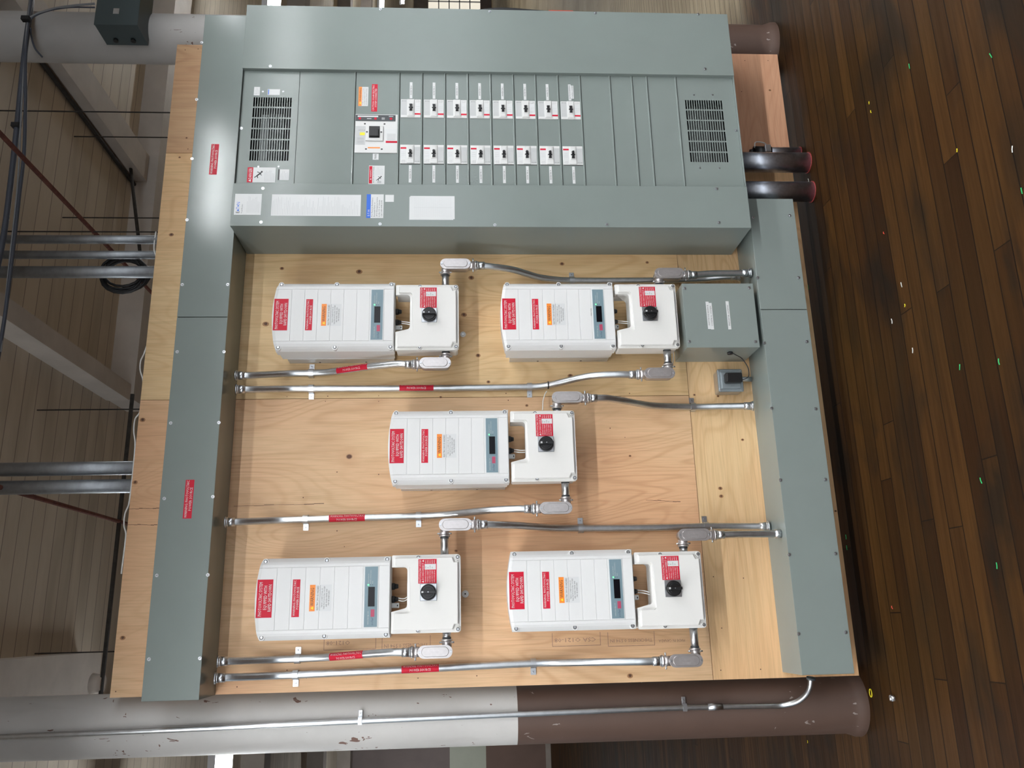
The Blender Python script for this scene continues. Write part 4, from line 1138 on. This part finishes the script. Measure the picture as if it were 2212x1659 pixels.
q1 = V(*at(1617, 813, .1), .1); q2 = V(*at(1616, 795, .1), .1); q3 = V(*at(1603, 775, .11), .11)
MB().tube(catmull([e0, e0+Vector((0, 0, -.012)), q1, q2, q3, (xg-.012, -.14, .435), (xg-.001, -.14, .455)], 8), .0022, 8).build('cord', rubber, ad)
MB().cyl((xg-.001, -.14, .46), (xg-.010, -.14, .46), .013, .011, 14).build('grommet', rubber, ad)

# ------------------------------------------------------------------ big pipes under the switchboard
steelp = plain('brushed_steel_pipe', (.56, .59, .66), .36, 1., .14, 60, .1, 90)
def bigpipe(px0, py, px1, d, r, lab, clamp=False, yoff=0):
    x, _ = at((px0+px1)/2, py, d)
    t = thing('steel_pipe', lab, 'pipe', (x, -d, FLOOR_Z), 'steel pipes rising from the floor')
    MB().cyl((x, -d, FLOOR_Z), (x, -d, SZ0-.0 if not clamp else .20), r, r, 40).build('pipe', steelp, t)
    MB().cyl((x, -d, FLOOR_Z), (x, -d, FLOOR_Z+.004), r+.003, r+.003, 40).build('sealant_ring', plain('red_sealant', (.25, .03, .03), .6), t)
    if not clamp:
        MB().cyl((x, -d, SZ0-.045), (x, -d, SZ0), r+.006, r+.006, 40).build('hub_collar', galv_dull, t)
        for a in (-.6,): MB().box(x-r*.9, x-r*.9+.02, SZ0-.04, SZ0-.01, d+r*.75, d+r+.012, 0, .003, 2).build('clamp_bolt', zinc, t)
    return t, x
p1, xa = bigpipe(1606, 351, 1742, .095, .048, 'thick steel pipe under the switchboard, the right one of the two largest')
p2, xb = bigpipe(1616, 414, 1755, .095, .048, 'thick steel pipe under the switchboard, the left one of the two largest')
p3, xc_ = bigpipe(1690, 329, 1722, .03, .024, 'slimmer short steel pipe with a grounding clamp behind the thick pipes', True)
MB().cyl((xc_, -.03, .115), (xc_, -.03, .20), .028, .028, 24).cyl((xc_, -.03, .20), (xc_, -.03, .22), .016, .012, 16).build('ground_clamp', black, p3)
MB().box(xc_-.02, xc_+.02, .125, .155, .03, .07, 0, .003, 1).build('clamp_bolt', zinc, p3)
wq = MB().tube(catmull([(xc_+.01, -.05, .20), (xc_+.045, -.045, .19), (xc_+.05, -.03, .14), (xc_+.02, -.02, .11)], 8), .003, 8)
props(wq.build('cable', whitecable, None, loc=(xc_, -.03, .12)), 'short white grounding wire curled at the slim steel pipe', 'cable')

# ------------------------------------------------------------------ dark box on the right column
bx0, bx1, bz0, bz1 = 3.085, 3.36, 3.212, 3.415
t = thing('transformer_box', 'dark grey-green box with a small silver label mounted high on the right column', 'electrical box', (bx0, -.02, bz0))
MB().box(bx0, bx1, bz0, bz1, -.06, .084, 0).build('box_body', boxgreen, t)
MB().box(bx0-.002, bx1+.002, bz0-.002, bz1+.002, .084, .090, 0, .001, 1).build('box_lid', boxgreen, t)
x, z = at(251, 24, .09); MB().box(x-.016, x+.016, z-.014, z+.014, .090, .0906, 0).build('maker_label', zinc, t)
for z_ in (3.27, 3.355): MB().cyl((bx0+.001, .02, z_), (bx0-.010, .02, z_), .012, .012, 14).build('cable_port', black, t)

# ------------------------------------------------------------------ pipes and cables above the board
yp = .060
for px, r_, lab in ((518, .0205, 'grey vertical pipe above the board, nearest the right column of three'), (551, .0195, 'grey vertical pipe above the board, middle of the three beside the coil'),
                    (588, .028, 'thick grey vertical pipe above the board, passing in front of the black cable coil')):
    x, z = at(330, px, -yp)
    props(MB().cyl((x, yp, 2.75), (x, yp, CEIL_Z), r_, r_, 24).build('vertical_pipe', galv_dull, None, loc=(x, yp, 2.75)), lab, 'pipe', 'vertical pipes rising behind the board')
for px, r_, lab in ((1012, .030, 'thick grey vertical pipe rising above the left half of the board, right of the pair'), (1051, .030, 'thick grey vertical pipe rising above the left half of the board, left of the pair')):
    x, z = at(200, px, -yp)
    props(MB().cyl((x, yp, 2.75), (x, yp, CEIL_Z), r_, r_, 24).build('vertical_pipe', galv_dull, None, loc=(x, yp, 2.75)), lab, 'pipe', 'vertical pipes rising behind the board')
# coil of black cable behind the pipe
mb = MB(); cx_, cz_ = at(262, 592, -.13)
pts = []
rn = random.Random(3)
for k in range(90):
    a = -2*PI*k/18; lp = k/18
    rx = .078+.010*math.sin(lp*2.3)+(.0 if lp < 4 else .03*(lp-4)); rz = .098+.012*math.cos(lp*1.7)+(.0 if lp < 4 else .02*(lp-4))
    pts.append((cx_+.012*math.sin(lp*3)+rx*math.cos(a)-(0 if lp < 4 else .03*(lp-4)), .13+.006*math.sin(lp*5), cz_+rz*math.sin(a)-.01*lp*.5))
mb.tube(pts, .0065, 8)
props(mb.build('cable_coil', rubber, None, loc=(cx_, .13, cz_)), 'coil of black cable hanging behind the pipes above the board', 'cable')
# cable bundles slung across the upper right
def cable(name, P, r, M, lab, n=8, cat='cable', group=None):
    C_ = catmull(P, 10); o = MB().tube(C_, r, n).build(name, M, None, loc=tuple(C_[0])); return props(o, lab, cat, group)
def A3(px, py, d_): x, z = at(px, py, d_); return Vector((x, -d_, z))
t = thing('cable_bundle', 'bundle of dark cables crossing the right column near the ceiling', 'cable', tuple(A3(60, 60, .02)))
MB().tube(catmull([A3(72, -30, .0), A3(66, 20, .01), A3(56, 90, .02), A3(48, 160, .03), A3(36, 280, .05), A3(20, 420, .07), A3(6, 520, .09), A3(-20, 640, .1)], 8), .0125, 10).build('thick_cable', bluecable, t)
MB().tube(catmull([A3(74, -30, .01), A3(62, 40, .03), A3(55, 120, .04), A3(55, 220, .05), A3(52, 330, .06), A3(42, 420, .08), A3(26, 560, .1), A3(8, 700, .1), A3(-20, 860, .1)], 8), .0080, 10).build('thin_cable', bluecable, t)
MB().tube(catmull([A3(70, -30, .01), A3(60, 40, .035), A3(52, 140, .045), A3(45, 260, .06), A3(38, 400, .08), A3(18, 590, .1), A3(2, 760, .1)], 8), .0042, 8).build('white_cable', greycable, t)
for p in ((57, 42, .045), (36, 272, .05)):
    a = A3(*p); MB().box(a.x-.012, a.x+.012, a.z-.02, a.z+.02, p[2]-.01, p[2]+.018, 0, .003, 1).build('cable_tie', rubber, t)
MB().tube(catmull([A3(205, 8, .04), A3(160, 12, .04), A3(120, 18, .03), A3(80, 30, .04), A3(58, 42, .045)], 10), .0055, 8).build('branch_cable', greycable, t, label='grey branch cable to the dark box')
MB().tube(catmull([A3(205, 16, .03), A3(150, 16, .03), A3(110, 22, .03), A3(78, 33, .04), A3(60, 48, .04)], 10), .0040, 8).build('branch_cable', bluecable, t, label='dark branch cable to the dark box')
MB().tube(catmull([A3(66, 60, .03), A3(68, 80, -.005), A3(76, 105, -.02), A3(92, 124, -.05)], 10), .0045, 8).build('branch_cable', bluecable, t, label='dark branch cable curving round the column')
# white cable snaking over the top edge of the board
P = []
for (px, py, d_) in ((337, 500, -.03), (334, 520, -.045), (333, 540, -.04), (338, 560, -.03), (330, 700, -.03), (312, 762, -.03), (304, 780, -.04), (303, 800, -.04), (309, 825, -.03), (302, 890, -.03), (292, 905, -.035), (289, 930, -.04), (292, 960, -.03), (285, 1040, -.03), (278, 1090, -.03), (270, 1110, -.04), (268, 1135, -.04), (272, 1155, -.03), (262, 1240, -.03)):
    P.append(A3(px, py, d_))
cable('cable', P, .0032, whitecable, 'thin white cable weaving along behind the top edge of the board')
# rods and hangers under the ceiling
def rod(P0, P1, r_, M, lab, name='tie_rod'):
    o = MB().cyl(P0, P1, r_, r_, 8).build(name, M, None, loc=tuple(P0)); return props(o, lab, 'rod')
rod((2.30, -.5, 3.60), (2.30, 3.2, 3.60), .011, rust, 'rust red rod running back under the ceiling behind the three pipes')
o = rod((.85, -.1, 3.60), (.85, 3.4, 3.60), .011, rust, 'rust red rod running back under the ceiling left of the two pipes')
rod((-.12, 1.28, 3.60), (1.60, 1.28, 3.60), .012, rustdark, 'dark rod running crosswise under the ceiling above the left half of the board')
rod((2.75, 1.80, 3.86), (3.41, 1.80, 3.99), .012, rustdark, 'short dark rod under the ceiling beside the right column')
rod((3.385, .25, 4.03), (3.385, 1.98, 4.03), .014, rustdark, 'dark round strip along the left side of the right ceiling beam')  # dark strip following the beam's upper corner
props(MB().cyl((-.02, 1.30, 3.60), (-.02, 1.30, 3.66), .045, .055, 20).build('ceiling_boss', beam, None, loc=(-.02, 1.3, 3.6)), 'small round pale boss on the ceiling where the dark crosswise rod ends', 'boss')
for (px, py, y_, lab) in ((0, 239, .6, 'farthest right thin dark hanger wire from the ceiling'), (160, 295, .67, 'thin dark hanger wire right of the rust red rod'),
                      (135, 470, .67, 'thin dark hanger wire above the three pipes'), (10, 500, .17, 'thin dark hanger wire close beside the topmost pipe'), (80, 886, .68, 'thin dark hanger wire right of the pair of thick pipes'), (75, 1412, .98, 'thin dark hanger wire beside the left column')):
    r_ = ray(px, py); q_ = CAM+r_*((CEIL_Z-CAM.z)/r_.z); x, y_ = q_.x, q_.y
    props(MB().cyl((x, y_, 3.0), (x, y_, CEIL_Z), .0038, .0038, 6).build('hanger_wire', rustdark, None, loc=(x, y_, 3.0)), lab, 'wire', 'hanger wires from the ceiling')

# ------------------------------------------------------------------ small things on the board
x, z = at(1005, 1283, .01)
props(MB().cyl((x, -.0005, z), (x, -.020, z), .015, .0145, 24).cyl((x, -.020, z), (x, -.0205, z), .0035, .0035, 10, 1).build('round_tag', [wht, ink], None, loc=(x, 0, z)), 'round white cap on the board below the upper left switch box', 'cap')
x, z = at(1000, 722, .003)
props(MB().cyl((x, -.0005, z), (x, -.003, z), .0135, .013, 16).cyl((x, -.003, z), (x, -.007, z), .005, .004, 8, 1).build('fixing_washer', [offw, zinc], None, loc=(x, 0, z)), 'pale washer and screw on the board below the upper right switch box', 'washer')
cable('cable', [A3(1181, 845, .042), A3(1177, 852, .045), A3(1173, 866, .06), A3(1172, 886, .12)], .0022, whitecable, 'thin white cable dropping from the long conduit to the middle switch box')
cable('cable', [A3(1453, 752, .13), A3(1455, 770, .12), A3(1452, 788, .13), A3(1446, 797, .15)], .0022, whitecable, 'thin white cable looping below the lower right switch box')
for px, py, d_, lab in ((1184, 832, .03, 'black cable tie on the bend of the long conduit'), (1364, 809.5, .150, 'black cable tie on the long conduit near its elbow fitting')):
    a = A3(px, py, d_)
    props(MB().cyl(a+Vector((0, 0, .003)), a-Vector((0, 0, .003)), R1+.0025, R1+.0025, 20).build('cable_tie', rubber, None, loc=tuple(a)), lab, 'cable tie')

xq = SX1+.012
t = thing('cord', 'black cord with a red clip hanging against the right side of the switchboard', 'cord', (xq, -.26, 1.2))
MB().tube(catmull([(xq-.002, -.262, 1.58), (xq+.004, -.268, 1.50), (xq+.006, -.270, 1.42), (xq+.002, -.268, 1.32), (xq, -.265, 1.22)], 8), [.006+.003*math.sin(PI*i/32) for i in range(33)], 10).build('cord_sheath', rubber, t)
MB().box(xq-.007, xq+.007, 1.10, 1.22, .256, .272, 0, .003, 2).build('red_clip', redbit, t)
# ------------------------------------------------------------------ scraps on the floor
def onfloor(px, py):
    r_ = ray(px, py); t_ = (FLOOR_Z-CAM.z)/r_.z; return CAM+r_*t_
scraps = [(1965, 143, greenbit, 'tiny green wire scrap far right on the floor, nearest the right column'), (2141, 120, greenbit, 'tiny green wire scrap on the floor at the far right, farther from the board'),
 (2208, 412, greenbit, 'tiny green wire scrap at the very front edge of the floor'), (1878, 222, yellow, 'tiny yellow scrap on the floor near the steel pipes, farther right of two'),
 (1882, 241, yellow, 'tiny yellow scrap on the floor near the steel pipes, nearer of two'), (2068, 325, yellow, 'lone tiny yellow scrap on the open floor in front of the switchboard'),
 (2188, 322, whitecable, 'tiny white wire scrap near the front edge of the floor'), (1747, 390, whitecable, 'tiny white wire scrap between the feet of the two thick steel pipes'),
 (1910, 503, redbit, 'tiny orange scrap on the floor in front of the junction box'), (1948, 615, whitecable, 'white wire scrap on the floor in front of the bottom wireway, longest of its line'),
 (1955, 660, yellow, 'tiny yellow scrap in the line of white scraps on the floor'), (1927, 694, whitecable, 'tiny white wire scrap on the floor nearer the board than its line'),
 (1972, 757, whitecable, 'tiny white wire scrap on the floor, last of its line to the left'), (2074, 793, greenbit, 'tiny green scrap in a floorboard gap in front of the middle inverter'),
 (2159, 781, greenbit, 'tiny green scrap in a floorboard gap near the front edge of the floor'), (1746, 620, greenbit, 'green wire scrap on the floor against the lower edge of the board'),
 (1830, 1183, greenbit, 'tiny green scrap at the foot of the board, left of two'), (1828, 1160, greenbit, 'tiny green scrap at the foot of the board, right of two'),
 (1928, 1312, redbit, 'tiny orange scrap on the floor near the left column'), (2120, 1038, greenbit, 'tiny green scrap on the open floor in front of the left inverters'),
 (2154, 1222, greenbit, 'tiny green scrap on the floor at the left, near the front edge'), (1745, 1602, yellow, 'yellow scrap on the floor behind the left column')]
rn = random.Random(11)
for (px, py, M, lab) in scraps:
    p = onfloor(px, py); a = rn.uniform(-.35, .35); ln = .010 if M in (greenbit, whitecable) else .006
    dv = Vector((math.cos(a), math.sin(a), 0))*ln; r_ = .0016
    c_ = p+Vector((0, 0, r_))
    o = MB().tube([c_-dv, c_+Vector((0, rn.uniform(-.003, .003), 0)), c_+dv], r_, 6).build('wire_scrap', M, None, loc=tuple(p))
    props(o, lab, 'scrap', 'wire scraps on the floor')
p = onfloor(1933, 1508)
bm = bmesh.new(); bmesh.ops.create_icosphere(bm, subdivisions=2, radius=.013)
for v in bm.verts: v.co *= rn.uniform(.75, 1.1)
mb = MB(); bm.verts.index_update(); mb.add([v.co+p+Vector((0, 0, .011)) for v in bm.verts], [[v.index for v in f_.verts] for f_ in bm.faces]); bm.free()
props(mb.build('foil_ball', foil, None, loc=tuple(p)), 'small crumpled silver foil ball on the floor near the left column', 'foil')
p = onfloor(1882, 1497)
props(MB().tube([p+Vector((.016*math.cos(a*PI/8), .010*math.sin(a*PI/8), .0025)) for a in range(17)], .0018, 6).build('rubber_band', yellow, None, loc=tuple(p)), 'yellow rubber band on the floor at the foot of the left column', 'rubber band')
